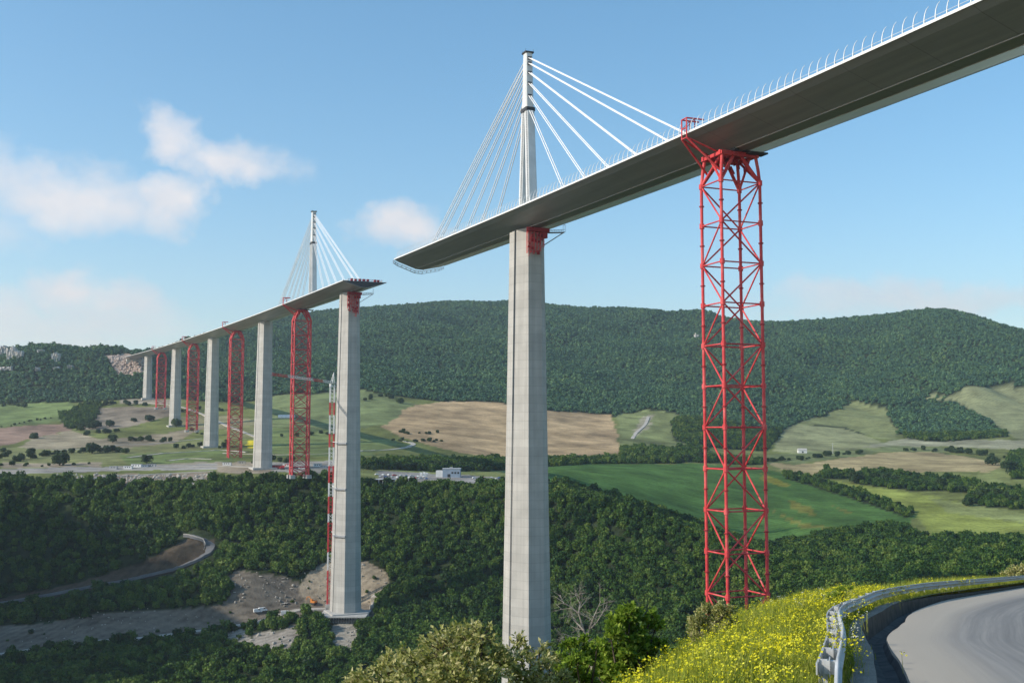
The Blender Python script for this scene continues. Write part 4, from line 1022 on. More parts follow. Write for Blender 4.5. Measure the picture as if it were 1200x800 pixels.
mb = MB(); mb.abox(p.x-6, p.x+12, p.y-8, p.y+8, z-2, z+8.4); mb.build('wall', 'bluegrey', hall)
mb = MB(); mb.abox(p.x-13, p.x-6.003, p.y-6, p.y+6, z-2, z+6.6); mb.build('annex', 'wallwhite', hall)
mb = MB(); mb.abox(p.x-6.4, p.x+12.4, p.y-8.4, p.y+8.4, z+8.403, z+9); rf_ = mb.build('roof', 'galv', hall); mb = MB(); mb.abox(p.x+1, p.x+4, p.y-2, p.y+1, z+9.003, z+10.2); mb.build('roof_vent', 'grey', rf_)
mb = MB(); mb.abox(p.x-1, p.x+2, p.y-8.08, p.y-8.003, z, z+3.2); mb.build('door', 'glass', hall)
for x in (4, 7, 10):
    mb = MB(); mb.abox(p.x+x-.9, p.x+x+.9, p.y-8.08, p.y-8.003, z+3.6, z+5.4); mb.build('window', 'glass', hall)
p = ground_at(449, 568); z = ground_z(p.x, p.y)+1
pav = thing('viewing_pavilion', 'long low pavilion with open dark bays at the edge of the visitors site', 'building', (p.x, p.y, z)); W_ = 11
mb = MB(); mb.abox(p.x-W_, p.x+W_, p.y-4.2, p.y+4, z+4.2, z+4.7); mb.build('roof', 'wallwhite', pav)
mb = MB(); mb.abox(p.x-W_+.4, p.x+W_-.4, p.y+1, p.y+3.6, z-1, z+4.19); mb.build('back_wall', 'dark', pav)
for x in np.linspace(-W_+.5, W_-.5, 7):
    mb = MB(); mb.abox(p.x+x-.25, p.x+x+.25, p.y-4, p.y-3.5, z-3, z+4.19); mb.build('post', 'wallwhite', pav)
mb = MB(); mb.abox(p.x-W_, p.x+W_, p.y-4.2, p.y+4, z-.6, z-.2); mb.build('floor', 'pad', pav)
mb = MB(); mb.abox(p.x-W_, p.x+W_, p.y-4.16, p.y-4.08, z+.9, z+1.05); mb.build('railing', 'grey', pav)
for i, (u, h_) in enumerate(((492, 4.5), (495.5, 5), (498.5, 4.2))):
    p = ground_at(u, 560); z = ground_z(p.x, p.y); t_ = thing('flag_pole', ['first', 'middle', 'last'][i]+' of three white banner poles by the parked cars', 'flag pole', (p.x, p.y, z), 'banner poles by the parked cars')
    mb = MB(); mb.tube((p.x, p.y, z), (p.x, p.y, z+h_+2), .15, 6); mb.build('pole', 'white', t_); mb = MB(); mb.strip([[(p.x+.1, p.y, z+h_-2.4), (p.x+1.8, p.y, z+h_-2.6)], [(p.x+.1, p.y, z+h_+1.6), (p.x+2.3, p.y, z+h_+1.4)]]); mb.build('banner', 'white', t_, fix=False)
p = ground_at(336, 489); z = ground_z(p.x, p.y); t_ = thing('storage_tunnel', 'long white rounded storage tunnel in the pasture left of the first far red tower', 'tunnel', (p.x, p.y, z)); mb = MB()
rg = lambda x: [(x, p.y+4.2*math.cos(q), z-.5+5.4*math.sin(q)) for q in np.linspace(0, math.pi, 11)]
mb.loft([rg(p.x-14), rg(p.x+14)]); mb.build('cover', 'wallwhite', t_); mb = MB()
for x in (-14.05, -7, 0, 7, 14.05): mb.path([Vector(q)+Vector((0, 0, .06)) for q in rg(p.x+x)], .16, 4)
mb.build('hoop', 'grey', t_)
# house at the back right, abutment of the far end
p = ground_at(940, 530.5); z = ground_z(p.x, p.y); t_ = thing('farm_shed', 'tiny pale farm shed at the hedge right of the large red tower', 'building', (p.x, p.y, z))
mb = MB(); mb.abox(p.x-7, p.x+7, p.y-4, p.y+4, z-2, z+4.5); mb.build('wall', 'wallwhite', t_); mb = MB(); mb.loft([[(x, p.y-4.6, z+4.4), (x, p.y, z+7.4), (x, p.y+4.6, z+4.4)] for x in (p.x-7.4, p.x+7.4)]); mb.build('roof', 'pad', t_)
mb = MB(); mb.abox(p.x-1.3, p.x+1.3, p.y-4.08, p.y-4.003, z, z+2.8); mb.build('door', 'dark', t_)
a, n = frame(1915); pa = B(1915); t_ = thing('bridge_abutment', 'concrete abutment where the far deck meets the hillside', 'abutment', (pa.x, pa.y, pa.z-6))
mb = MB(); mb.box(pa+Vector((0, 0, -6)), a, n, (0, 0, 1), 9, 15, 6.2); mb.build('abutment_wall', 'pad', t_)
mb = MB(); mb.box(pa+a*(-9.5)+Vector((0, 0, -.6)), a, n, (0, 0, 1), .45, 15.4, .5); mb.build('bearing_shelf', 'concrete', t_)
p = ground_at(976, 531); z = ground_z(p.x, p.y); t_ = thing('power_pole', 'thin grey power pole standing above the hedge in the right fields', 'power pole', (p.x, p.y, z)); mb = MB(); mb.tube((p.x, p.y, z), (p.x, p.y, z+17), .45, 6, .25); mb.build('pole', 'galv', t_); mb = MB(); mb.box((p.x, p.y, z+15.5), (1, 0, 0), (0, 1, 0), (0, 0, 1), 2.6, .2, .2); mb.build('cross_arm', 'galv', t_)

# ------------------------------------------------------------------ single trees and hedges of the plain
ft_meshes = [clump_mesh('crown', 'fieldtree', lobes_for(70+i, 1, 1.75+.2*i, 5), .26, 900, seed=40+i) for i in range(4)]
trm = MB(); trm.tube((0, 0, -.3), (0, 0, .5), .09, 6, .07)
for q in range(4): trm.tube((0, 0, .35), (.35*math.cos(q*1.6), .35*math.sin(q*1.6), .95), .045, 5, .02)
trunk_me = trm.mesh('trunk', 'bark')
nft = 0
def field_tree(u, v, wpx, label, group):
    global nft
    p = ground_at(u, v); k = proj(p)[2]/FPX; r0 = wpx*k/2
    t_ = thing('field_tree', label, 'tree', (p.x, p.y, ground_z(p.x, p.y)), group); t_.scale = (r0, r0, r0*(.72+.25*random.random())); t_.rotation_euler = (0, 0, random.random()*6)
    cr = bpy.data.objects.new('crown', ft_meshes[nft % 4]); C.objects.link(cr); cr.parent = t_; cr.location = (0, 0, -.38)
    tr = bpy.data.objects.new('trunk', trunk_me); C.objects.link(tr); tr.parent = t_; nft += 1
    return t_
rt = np.random.default_rng(21)
for i, (u, v, w_, lb) in enumerate([(39.5, 513.5, 12, 'lone round tree on the ploughed field at the left'), (108, 531, 17, 'biggest round tree in the left plain above the gravel road'), (70, 545, 20, 'broad dark tree closest to the gravel road at the left'), (172, 543, 14, 'round tree just left of the cabins on the gravel road'), (157, 494, 8, 'small upright tree at the edge of the grey earth'), (175, 493, 12, 'round tree near the foot of the last but one far pier'), (207, 500, 13, 'dark tree hiding the foot of the second last pier'), (132, 518.5, 13, 'round tree alone between the scrub and the earth mound'), (297, 543, 6, 'small tree at the foot of the pier by the yellow field')]):
    field_tree(u, v, w_, lb, None)
def row(pts, n, wmin, wmax, label, group):
    for i in range(n):
        t = i/(max(1, n-1))*(len(pts)-1); k = min(int(t), len(pts)-2); f_ = t-k
        u = pts[k][0]*(1-f_)+pts[k+1][0]*f_+rt.normal()*2.6; v = pts[k][1]*(1-f_)+pts[k+1][1]*f_+rt.normal()*.5
        field_tree(u, v, wmin+(wmax-wmin)*rt.random(), label, group)
row([(0, 545), (40, 546), (100, 544)], 10, 3, 6, 'bush at the roadside strip left of the site cabins', 'bushes beside the gravel road')
row([(205, 526), (235, 523), (260, 525)], 9, 4, 9, 'scrubby tree on the terrace between the earth mound and the third far pier', 'scrub of the middle terrace')
row([(60, 490), (30, 495), (6, 500)], 12, 2, 4, 'small bush of the thin hedge under the far left pasture', 'thin hedge of the left pasture')
row([(215, 482), (240, 478), (262, 482)], 9, 3, 6, 'small dark tree behind the third far red tower', 'trees behind the third tower')
row([(330, 512), (380, 508), (400, 512)], 7, 4, 7, 'hedge tree in the fields behind the crane', 'hedge behind the crane')
row([(18, 541), (34, 537), (52, 534)], 7, 7, 13, 'tree in the leafy row above the left end of the gravel road', 'trees above the gravel road')
row([(52, 534), (80, 531), (98, 530)], 8, 5, 10, 'tree in the loose row left of the biggest round tree', 'trees left of the biggest tree')
row([(92, 505), (108, 502), (126, 499)], 7, 8, 13, 'tree in the dark row between ploughed field and grey earth', 'trees beside the ploughed field')
row([(100, 510), (125, 508), (142, 505)], 7, 5, 9, 'small tree on the scrubby slope above the earth mound', 'trees above the earth mound')
row([(122, 530), (135, 529), (148, 531)], 6, 7, 12, 'grey-green tree in the clump right of the biggest round tree', 'trees right of the biggest tree')
row([(155, 517), (176, 517), (198, 518)], 9, 4, 8, 'low tree in the hedge line before the second last pier', 'hedge trees before the second last pier')
row([(120, 475), (140, 473), (168, 475)], 9, 4, 8, 'bushy tree in the belt below the shortest pier', 'trees below the shortest pier')
row([(0, 476), (12, 474), (24, 478)], 6, 4, 8, 'small tree at the forest edge of the far left pasture', 'trees of the far left pasture')
row([(2, 538), (10, 534), (3, 529)], 4, 6, 11, 'tree at the left border of the picture above the gravel road', 'trees at the left border')
row([(224, 506), (240, 511), (268, 520)], 7, 3, 6, 'low bush between the third and second far red towers', 'bushes between far towers')
row([(318, 540), (330, 541), (340, 540)], 4, 7, 10, 'dark tree between the second far pier and the first far red tower', 'trees between pier and tower')
row([(425, 470), (440, 465), (466, 463)], 6, 4, 8, 'small tree in the pasture right of the crane pier', 'trees of the pasture by the crane pier')
row([(455, 466), (468, 473)], 2, 7, 9, 'round bush in the middle of the pasture right of the crane pier', 'bushes right of the crane pier')
row([(467, 507), (480, 508), (518, 507)], 14, 3, 6, 'bush of the upper hedge row in the tan field', 'upper hedge in the tan field')
row([(463, 517), (490, 517.5), (518, 517)], 15, 3, 6, 'bush of the lower hedge row in the tan field', 'lower hedge in the tan field')
row([(600, 545), (720, 541), (830, 540)], 26, 7, 11, 'tree in the hedge between the tan field and the dark green field', 'hedge above the dark green field')
row([(430, 550), (520, 549), (590, 549)], 20, 8, 13, 'tree in the belt behind the visitors site', 'tree belt behind the visitors site')
row([(925, 556), (960, 568), (1000, 580), (1040, 592), (1068, 602)], 22, 6, 11, 'tree in the sloping hedge right of the dark green field', 'sloping hedge of the dark green field')
row([(1000, 566), (1030, 562), (1070, 570), (1140, 577)], 16, 9, 16, 'tree in the bushy belt across the light green pasture', 'belt in the light green pasture')
row([(900, 541), (930, 539), (960, 536), (1010, 531)], 21, 3, 9, 'low hedge bush behind the ochre field', 'hedge behind the ochre field')
row([(1060, 527), (1110, 529), (1130, 531), (1198, 538)], 20, 3, 10, 'hedge tree at the top right of the ochre field', 'hedge top right of the ochre field')
row([(1135, 592), (1160, 580), (1196, 594)], 9, 10, 16, 'rounded tree in the grove at the right border', 'grove at the right border')
row([(1168, 545), (1190, 556)], 3, 12, 18, 'tall dark tree above the grove at the right border', 'tall trees at the right border')
print('field trees', nft)
# ------------------------------------------------------------------ unseen hill added left of the picture to throw shade over the lower bench
xs = np.arange(-1250, -470, 13.0); ys = np.arange(250, 1040, 13.0); HX, HY = np.meshgrid(xs, ys, indexing='ij')
ux = (HX+735)*.94+(HY-690)*.34; uy = -(HX+735)*.34+(HY-690)*.94
HZ = -190+380*np.exp(-(ux/130)**2-(uy/225)**4)*np.where(ux < 0, 1, 1)+14*vnoise(HX, HY, 90, 3)+8*vnoise(HX, HY, 35, 4)
hv = np.stack([HX, HY, HZ], 2); ih = np.arange(HX.size).reshape(HX.shape)
hme = bpy.data.meshes.new('hill'); hme.from_pydata(hv.reshape(-1, 3).tolist(), [], np.stack([ih[:-1, :-1], ih[1:, :-1], ih[1:, 1:], ih[:-1, 1:]], 2).reshape(-1, 4).tolist())
hme.materials.append(varied('shade_hill_ground', (.03, .05, .02), (.07, .10, .035), .05)); hill = bpy.data.objects.new('hill', hme); C.objects.link(hill); tag(hill, kind='structure')
sel = rng.choice(HX.size, 2600); P3 = hv.reshape(-1, 3)[sel]+np.c_[rng.normal(size=(2600, 2))*5, np.zeros(2600)]
scatter_group('shade_hill_wood', P3, np.repeat((4+2.5*rng.random(2600))[:, None], 3, 1), far_protos)

# ------------------------------------------------------------------ the roadside: bend, verge, guard rail
PATH = [(-.9, -14), (-.2, -6), (1.0, 2), (2.6, 9.5), (4.6, 16), (6.3, 21.5), (8.15, 28), (10.3, 33), (13.7, 40.5), (19.5, 51), (30, 69), (41, 88), (60, 120), (92, 165), (140, 225)]
def catmull(pts, n=12):
    out = []; P = [Vector(p) for p in pts]
    for i in range(len(P)-1):
        p0, p1, p2, p3 = P[max(i-1, 0)], P[i], P[i+1], P[min(i+2, len(P)-1)]
        for k in range(n):
            t = k/n; out.append(.5*((2*p1)+(p2-p0)*t+(2*p0-5*p1+4*p2-p3)*t*t+(3*p1-p0-3*p2+p3)*t**3))
    out.append(P[-1]); return out
rp = catmull(PATH); acc_ = [0]
for a, b_ in zip(rp[:-1], rp[1:]): acc_.append(acc_[-1]+(b_-a).length)
acc_ = np.array(acc_); RPX = np.array([p.x for p in rp]); RPY = np.array([p.y for p in rp])
for _ in range(14): RPX[1:-1] = .25*RPX[:-2]+.5*RPX[1:-1]+.25*RPX[2:]; RPY[1:-1] = .25*RPY[:-2]+.5*RPY[1:-1]+.25*RPY[2:]
acc_ = np.concatenate([[0], np.cumsum(np.hypot(np.diff(RPX), np.diff(RPY)))]); TOT = acc_[-1]
def zroad(y): return float(np.interp(y, [-40, 0, 12, 18, 25, 37, 48, 60, 88, 120, 165, 225], [2.7, -2.0, -3.4, -4.05, -4.75, -5.9, -7.1, -8.5, -11.8, -15.5, -20.8, -27.9]))
def rpt(s, dp, dz=0.):
    x = np.interp(s, acc_, RPX); y = np.interp(s, acc_, RPY); e = .6
    tx = np.interp(min(s+e, TOT), acc_, RPX)-np.interp(max(s-e, 0), acc_, RPX); ty = np.interp(min(s+e, TOT), acc_, RPY)-np.interp(max(s-e, 0), acc_, RPY)
    l = math.hypot(tx, ty); return Vector((x+ty/l*dp, y-tx/l*dp, zroad(y)+dz))
DPK = np.array([-150, -90, -45, -22, -13, -8, -5.2, -3.6, -2.4, -1.2, 0, .58])
DZK = np.array([-105, -70, -36, -17, -8.6, -4.0, -1.65, -.45, .12, .22, .22, .3])
def verge(dp, s):
    y = np.interp(s, acc_, RPY); sh = np.interp(y, [0, 12, 20, 30], [1.0, .7, .72, .35])       # the bank falls sooner close to the camera
    d = dp+(-sh if dp < -1 else 0)
    return float(np.interp(d, DPK, DZK))+(.10*vnoise(np.array(s), np.array(dp), 1.7, 5)+.25*vnoise(np.array(s), np.array(dp), 5, 6))*(1 if dp < -.3 else .12)
sk = np.concatenate([np.arange(0, 75, .8), np.arange(75, TOT, 4)])
dk = np.array([-150, -110, -80, -60, -45, -34, -26, -20, -16, -13, -10.5, -8.5, -7, -6, -5.2, -4.5, -3.9, -3.4, -3, -2.6, -2.2, -1.8, -1.4, -1, -.6, -.25, 0, .2, .4, .58])
mb = MB(); mb.strip([[rpt(s, d, verge(d, s)) for d in dk] for s in sk])
vm_, nt, b = new_mat('verge_soil'); co = posn(nt)
L(nt, ramp(nt, noise(nt, 1.1, 6, co, .65), [(.3, (.085, .085, .03)), (.5, (.15, .145, .05)), (.72, (.24, .20, .10))]), b.inputs['Base Color']); b.inputs['Roughness'].default_value = .95
bp = N(nt, 'ShaderNodeBump'); bp.inputs['Strength'].default_value = .8; L(nt, noise(nt, 9, 5, co), bp.inputs['Height']); L(nt, bp.outputs[0], b.inputs['Normal'])
tag(mb.build('verge', vm_, smooth=True), kind='structure')
# gravel shoulder, gutter, carriageway
gm2, nt, b = new_mat('gravel'); co = posn(nt); vo = N(nt, 'ShaderNodeTexVoronoi'); vo.inputs['Scale'].default_value = 22; L(nt, co, vo.inputs['Vector'])
L(nt, mixc(nt, .5, ramp(nt, vo.outputs['Distance'], [(.1, (.34, .31, .27)), (.6, (.16, .145, .12))]), ramp(nt, noise(nt, 2, 5, co), [(.3, (.2, .18, .14)), (.7, (.36, .33, .28))])), b.inputs['Base Color']); b.inputs['Roughness'].default_value = .95
bp = N(nt, 'ShaderNodeBump'); bp.inputs['Strength'].default_value = .6; bp.inputs['Distance'].default_value = .03; L(nt, vo.outputs['Distance'], bp.inputs['Height']); L(nt, bp.outputs[0], b.inputs['Normal'])
sr_ = np.concatenate([np.arange(0, 110, .5), np.arange(110, TOT, 3)])
def gw(s, d):                               # the gutter pinches out round the bend
    return .60+(d-.60)*float(np.interp(np.interp(s, acc_, RPY), [34, 50], [1, .12])) if .6 < d < 1.3 else d
def ease(s):                                # kerb and gutter fade out where the verge runs level into the road
    y = np.interp(s, acc_, RPY); return float(np.interp(y, [36, 58], [1, .25]))
wj = lambda s, k: .05*float(vnoise(np.array(s), np.array(0.), 1.3, k))
mb = MB(); mb.strip([[rpt(s, .24+2.4*wj(s, 3), .26*ease(s)+.03), rpt(s, .42, .33*ease(s)), rpt(s, .60+wj(s, 4), .32*ease(s))] for s in sr_]); tag(mb.build('gravel_shoulder', gm2), kind='structure')
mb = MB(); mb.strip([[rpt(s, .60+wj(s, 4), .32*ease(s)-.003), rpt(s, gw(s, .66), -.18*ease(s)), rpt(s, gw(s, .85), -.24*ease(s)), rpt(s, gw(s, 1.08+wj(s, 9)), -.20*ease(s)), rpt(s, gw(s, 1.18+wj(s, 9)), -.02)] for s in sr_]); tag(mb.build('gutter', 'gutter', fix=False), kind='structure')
am, nt, b = new_mat('worn_road_asphalt'); co = posn(nt)
uvn = N(nt, 'ShaderNodeUVMap').outputs[0]; sxy = N(nt, 'ShaderNodeSeparateXYZ'); L(nt, uvn, sxy.inputs[0])
mpr = N(nt, 'ShaderNodeMapping'); mpr.inputs['Scale'].default_value = (.035, 1.7, 1); L(nt, uvn, mpr.inputs['Vector']); bands_ = noise(nt, 1, 6, mpr.outputs[0], .7)
mpr2 = N(nt, 'ShaderNodeMapping'); mpr2.inputs['Scale'].default_value = (.12, 8, 1); L(nt, uvn, mpr2.inputs['Vector']); fine_ = noise(nt, 1, 5, mpr2.outputs[0], .7)
grit = noise(nt, 60, 3, co, .8)
edge_ = ramp(nt, sxy.outputs['Y'], [(.0, 1.0), (.17, .75), (.30, .12), (1.0, 0.)])
edge_ = math_(nt, 'MULTIPLY', edge_, math_(nt, 'ADD', .55, math_(nt, 'MULTIPLY', bands_, .8)))
sY = math_(nt, 'MULTIPLY', sxy.outputs['Y'], .16)
e2 = ramp(nt, math_(nt, 'ADD', sY, math_(nt, 'MULTIPLY', math_(nt, 'SUBTRACT', fine_, .5), .12)), [(.02, 1.0), (.16, .8), (.30, .1), (.9, 0.)])
c = ramp(nt, math_(nt, 'ADD', math_(nt, 'MULTIPLY', bands_, .7), math_(nt, 'MULTIPLY', fine_, .35)), [(.38, (.145, .143, .14)), (.52, (.205, .20, .19)), (.64, (.30, .285, .26))])
c = mixc(nt, math_(nt, 'MULTIPLY', e2, .9), c, (.54, .465, .36))
c = mixc(nt, .22, c, ramp(nt, grit, [(.3, (.10, .10, .10)), (.7, (.33, .32, .31))]))
L(nt, c, b.inputs['Base Color']); b.inputs['Roughness'].default_value = .9
bp = N(nt, 'ShaderNodeBump'); bp.inputs['Strength'].default_value = .25; bp.inputs['Distance'].default_value = .01; L(nt, grit, bp.inputs['Height']); L(nt, bp.outputs[0], b.inputs['Normal'])
dr = np.array([1.12, 1.18, 1.5, 2.1, 3.2, 4.2, 5.4, 6.8, 8.2, 9.5]); vs = []; uv = []; fs = []
for s in sr_:
    for d in dr: vs.append(tuple(rpt(s, gw(s, d+(wj(s, 9) if d < 1.8 else 0)), (-.17 if d < 1.15 else 0)+.02*(d-1.15)))); uv.append((s, d-1.12))
nd = len(dr)
for k in range(len(sr_)-1):
    for i in range(nd-1): fs.append((k*nd+i, k*nd+i+1, (k+1)*nd+i+1, (k+1)*nd+i))
rme = bpy.data.meshes.new('road'); rme.from_pydata(vs, [], fs); rme.update(); ul = rme.uv_layers.new(name='UVMap')
ul.data.foreach_set('uv', np.array([uv[i] for f_ in fs for i in f_], np.float32).ravel()); rme.materials.append(am)
road = bpy.data.objects.new('road', rme); C.objects.link(road); tag(road, kind='structure')
mb = MB(); mb.strip([[rpt(s, d, z) for d, z in ((9.5, .15), (11, .5), (14, 2.2), (19, 6), (24, 9))] for s in sr_[::3]]); tag(mb.build('road_bank', vm_), kind='structure')

# guard rail: W beam, posts, spacers
gr = thing('guard_rail', 'grey steel guard rail curving along the outer edge of the road bend', 'guard rail', rpt(30, 0))
S0, S1 = float(np.interp(15.2, RPY, acc_)), float(np.interp(160, RPY, acc_))
wprof = [(.035, .31), (.05, .29), (.0, .245), (0, .215), (.083, .175), (.083, .15), (0, .11), (0, .065), (.05, .02), (.035, 0)]
wp2 = [(d-.012, z) for d, z in reversed(wprof)]
mb = MB(); ring = wprof+wp2; mb.loft([[rpt(s, .06+d, .42+z) for d, z in ring] for s in np.concatenate([np.arange(S0, 80, .5), np.arange(80, S1, 2)])]); mb.build('beam', 'galv', gr, smooth=False)
for s in np.arange(S0+.25, min(S1, 95), 2.0):
    a = (rpt(s+.2, 0)-rpt(s-.2, 0)); a.z = 0; a.normalize(); n = Vector((a.y, -a.x, 0))
    if s < 78:
        mb = MB(); c0 = rpt(s, -.12, .02); mb.box(c0, n, a, (0, 0, 1), .05, .005, .66); mb.box(c0+n*.055, a, n, (0, 0, 1), .032, .005, .66); mb.box(c0-n*.055, a, n, (0, 0, 1), .032, .005, .66); mb.build('post', 'galv', gr)
        mb = MB(); mb.box(rpt(s, -.03, .575), a, n, (0, 0, 1), .05, .075, .09); mb.box(rpt(s, -.03, .575), a, n, (0, 0, 1), .10, .008, .12); mb.build('spacer', 'galv', gr)
mb = MB(); mb.loft([[rpt(s, -.205, .48), rpt(s, -.185, .48), rpt(s, -.185, .64), rpt(s, -.205, .64)] for s in np.arange(S0, 50, .7)]); mb.build('rear_rail', 'galv', gr)
# end of the rail: a sloped terminal
mb = MB(); mb.loft([[rpt(S0-q*1.6, .06+d, .42-q*.42+z*(1-.5*q)) for d, z in ring] for q in np.linspace(0, 1, 5)]); mb.build('end_terminal', 'galv', gr)

# ------------------------------------------------------------------ meadow: grass tufts and flowers
def blades(name, n, h0, h1, w_, spread, mat, seed, lean=.35, head=None):
    r = np.random.default_rng(seed); mb = MB()
    for _ in range(n):
        a = r.random()*6.283; x, y = spread*r.normal(size=2)*.5; h = h0+(h1-h0)*r.random(); la = r.random()*6.283; ln = lean*h*r.random()
        dx, dy = math.cos(a)*w_, math.sin(a)*w_; p = [(x, y, -.05), (x+math.cos(la)*ln*.3, y+math.sin(la)*ln*.3, h*.55), (x+math.cos(la)*ln, y+math.sin(la)*ln, h)]
        mb.add([(p[0][0]-dx, p[0][1]-dy, p[0][2]), (p[0][0]+dx, p[0][1]+dy, p[0][2]), (p[1][0]+dx*.7, p[1][1]+dy*.7, p[1][2]), (p[1][0]-dx*.7, p[1][1]-dy*.7, p[1][2]), p[2]], [(0, 1, 2, 3), (3, 2, 4)])
    return mb.mesh(name, mat)
def flowerhead(seed, mat, nst, h0, h1, spread, pet, size):
    r = np.random.default_rng(seed); mb = MB(); gmb = MB()
    for _ in range(nst):
        x, y = spread*r.normal(size=2)*.5; h = h0+(h1-h0)*r.random(); lx, ly = r.normal(size=2)*.08
        for q in range(pet):
            c_ = Vector((x+lx+r.normal()*size*1.8, y+ly+r.normal()*size*1.8, h-abs(r.normal())*size*3.0)); nn = Vector((r.normal()*.7, r.normal()*.7, 1)).normalized(); a = nn.orthogonal().normalized(); b_ = nn.cross(a); s = size*(.6+.6*r.random())
            mb.add([c_-a*s, c_-b_*s, c_+a*s, c_+b_*s], [(0, 1, 2, 3)])
        d = .004; gmb.add([(x-d, y, 0), (x+d, y, 0), (x+lx+d, y+ly, h), (x+lx-d, y+ly, h)], [(0, 1, 2, 3)])
    me = mb.mesh('flower', mat); k = len(me.polygons)
    mb.add(gmb.v, gmb.f); me = mb.mesh('flower', mat); me.materials.append(M['grass'])
    for i, pl in enumerate(me.polygons): pl.material_index = 0 if i < k else 1
    return me
tufts = [blades('grass_tuft', 36, .14, .42, .008, .36, 'grass', 1), blades('grass_tuft', 30, .18, .56, .007, .30, 'grass', 2, .5), blades('grass_tuft', 44, .08, .26, .009, .42, 'grass', 3)]
yel = [flowerhead(1, 'flower', 7, .24, .44, .42, 9, .017), flowerhead(2, 'flower', 5, .28, .54, .36, 10, .019), flowerhead(3, 'flower', 8, .18, .38, .5, 8, .016)]
wht = [flowerhead(5, 'whiteflower', 3, .35, .6, .4, 7, .016), flowerhead(6, 'whiteflower', 3, .3, .55, .3, 6, .016)]
def on_verge(n, s0, s1, d0, d1, fn=None):
    out = []
    while len(out) < n:
        s = s0+(s1-s0)*rng.random()**1.15; d = d0+(d1-d0)*rng.random()
        if fn and rng.random() > fn(s, d): continue
        out.append(tuple(rpt(s, d, verge(d, s))))
    return np.array(out)
def near_rail(q):
    k = int(np.argmin((RPX-q[0])**2+(RPY-q[1])**2)); return (RPX[k]-q[0])**2+(RPY[k]-q[1])**2 < 1.2
sy = lambda y: float(np.interp(y, RPY, acc_))
patch = lambda sc_, k, lo: (lambda s, d: min(1, max(lo, 1.6*(vnoise(np.array(s), np.array(d), sc_, k)+.42))))
G1 = on_verge(15000, sy(9.5), sy(48), -7.5, -.1); G2 = on_verge(5200, sy(17), sy(85), -3.5, .15, lambda s, d: .5 if d > 0 else 1)
G1b = np.array([d for d in G1]); Gp = np.concatenate([G1, G2]); sg_ = (.6+.6*rng.random(len(Gp)))[:, None]*np.ones((1, 3)); sg_[:, 2] *= np.array([.55 if near_rail(q) else 1 for q in Gp]); scatter_group('meadow_grass', Gp, sg_, tufts, 'tall green and straw coloured grass on the roadside bank')
F1 = on_verge(1800, sy(9.5), sy(44), -6.5, -.6, lambda s, d: min(1, max(.03, 3.2*(vnoise(np.array(s), np.array(d), 3.4, 11)+.30+.3*vnoise(np.array(s), np.array(d), .9, 14))))); F2 = on_verge(90, sy(17), sy(60), -.5, .25, patch(2.5, 12, .1))
Fp = np.concatenate([F1, F2]); scatter_group('yellow_flowers', Fp, (.75+.5*rng.random(len(Fp)))[:, None]*np.ones((1, 3)), yel, 'dense yellow wild flowers on the roadside bank')
W1 = on_verge(40, sy(29), sy(38), -2.6, -.7); W2 = on_verge(14, sy(18), sy(30), .1, .4); Wp = np.concatenate([W1, W2])
scatter_group('white_flowers', Wp, (.6+.5*rng.random(len(Wp)))[:, None]*np.ones((1, 3)), wht, 'white flowering weeds round the guard rail')
# low scrub further down the bank (out of sight from the road side, still on the slope)
Sp = on_verge(420, sy(4), sy(140), -60, -9, lambda s, d: .5); scatter_group('slope_scrub', Sp, (1.0+1.4*rng.random(len(Sp)))[:, None]*np.array([[1, 1, .8]]), near_protos)

# ------------------------------------------------------------------ shrubs in front
def bank_z(x, y):
    k = int(np.argmin((RPX-x)**2+(RPY-y)**2)); s = acc_[k]; t = rpt(s+.3, 0)-rpt(s-.3, 0); t.z = 0; t.normalize()
    dp = (x-RPX[k])*t.y-(y-RPY[k])*t.x; return rpt(s, 0).z+verge(dp, s)
def shrub(name, label, cat, D, sprigs, mat, leaf, nleaf, seed, twigs=True, stem_r=.05, lw=.5):
    """sprigs: list of (u, v, radius in px): leafy masses seen from the road; stems run to them from the ground"""
    r = np.random.default_rng(seed); C0 = [(at(u, v, D+dz_), rad*D/FPX) for u, v, rad, dz_ in sprigs]
    bx_ = sum(c_.x for c_, _ in C0)/len(C0); by_ = sum(c_.y for c_, _ in C0)/len(C0); base = Vector((bx_, by_, bank_z(bx_, by_)-.1))
    root = thing(name, label, cat, base); st = MB(); lf = MB()
    tot = sum(q*q for _, q in C0)
    for c_, rad in C0:
        mid_ = base.lerp(c_, .5)+Vector((r.normal()*.15, r.normal()*.15, .1)); st.path([base+Vector((r.normal()*.12, r.normal()*.12, 0)), mid_, c_], [stem_r, stem_r*.7, stem_r*.3], 5)
        for t in range(int(10+rad*22)):
            d = r.normal(size=3); d /= np.linalg.norm(d); d[2] = abs(d[2])*.9+.05 if r.random() < .75 else d[2]
            end = c_+Vector(d*rad*(.75+.45*r.random())); b0 = c_.lerp(end, .15+.2*r.random()); 
            if twigs: st.tube(b0, end, stem_r*.22, 4, stem_r*.1)
            nl = max(4, int(nleaf*rad*rad/tot/(10+rad*22)))
            for q in range(nl):
                f_ = r.random()**.6; p = b0.lerp(end, f_*1.05)+Vector(r.normal(size=3))*rad*.11
                nn = (Vector(r.normal(size=3))+Vector((0, 0, .9))).normalized(); a = (Vector(r.normal(size=3))*.6+(end-b0).normalized()).normalized(); a = (a-nn*a.dot(nn)).normalized(); b_ = nn.cross(a); s = leaf*(.6+.7*r.random()); w_ = s*lw
                lf.add([p, p+a*s*.5+b_*w_*.5+nn*s*.08, p+a*s, p+a*s*.5-b_*w_*.5+nn*s*.08], [(0, 1, 2, 3)])
    st.build('branches', 'bark', root); lf.build('foliage', mat, root, fix=False); return root
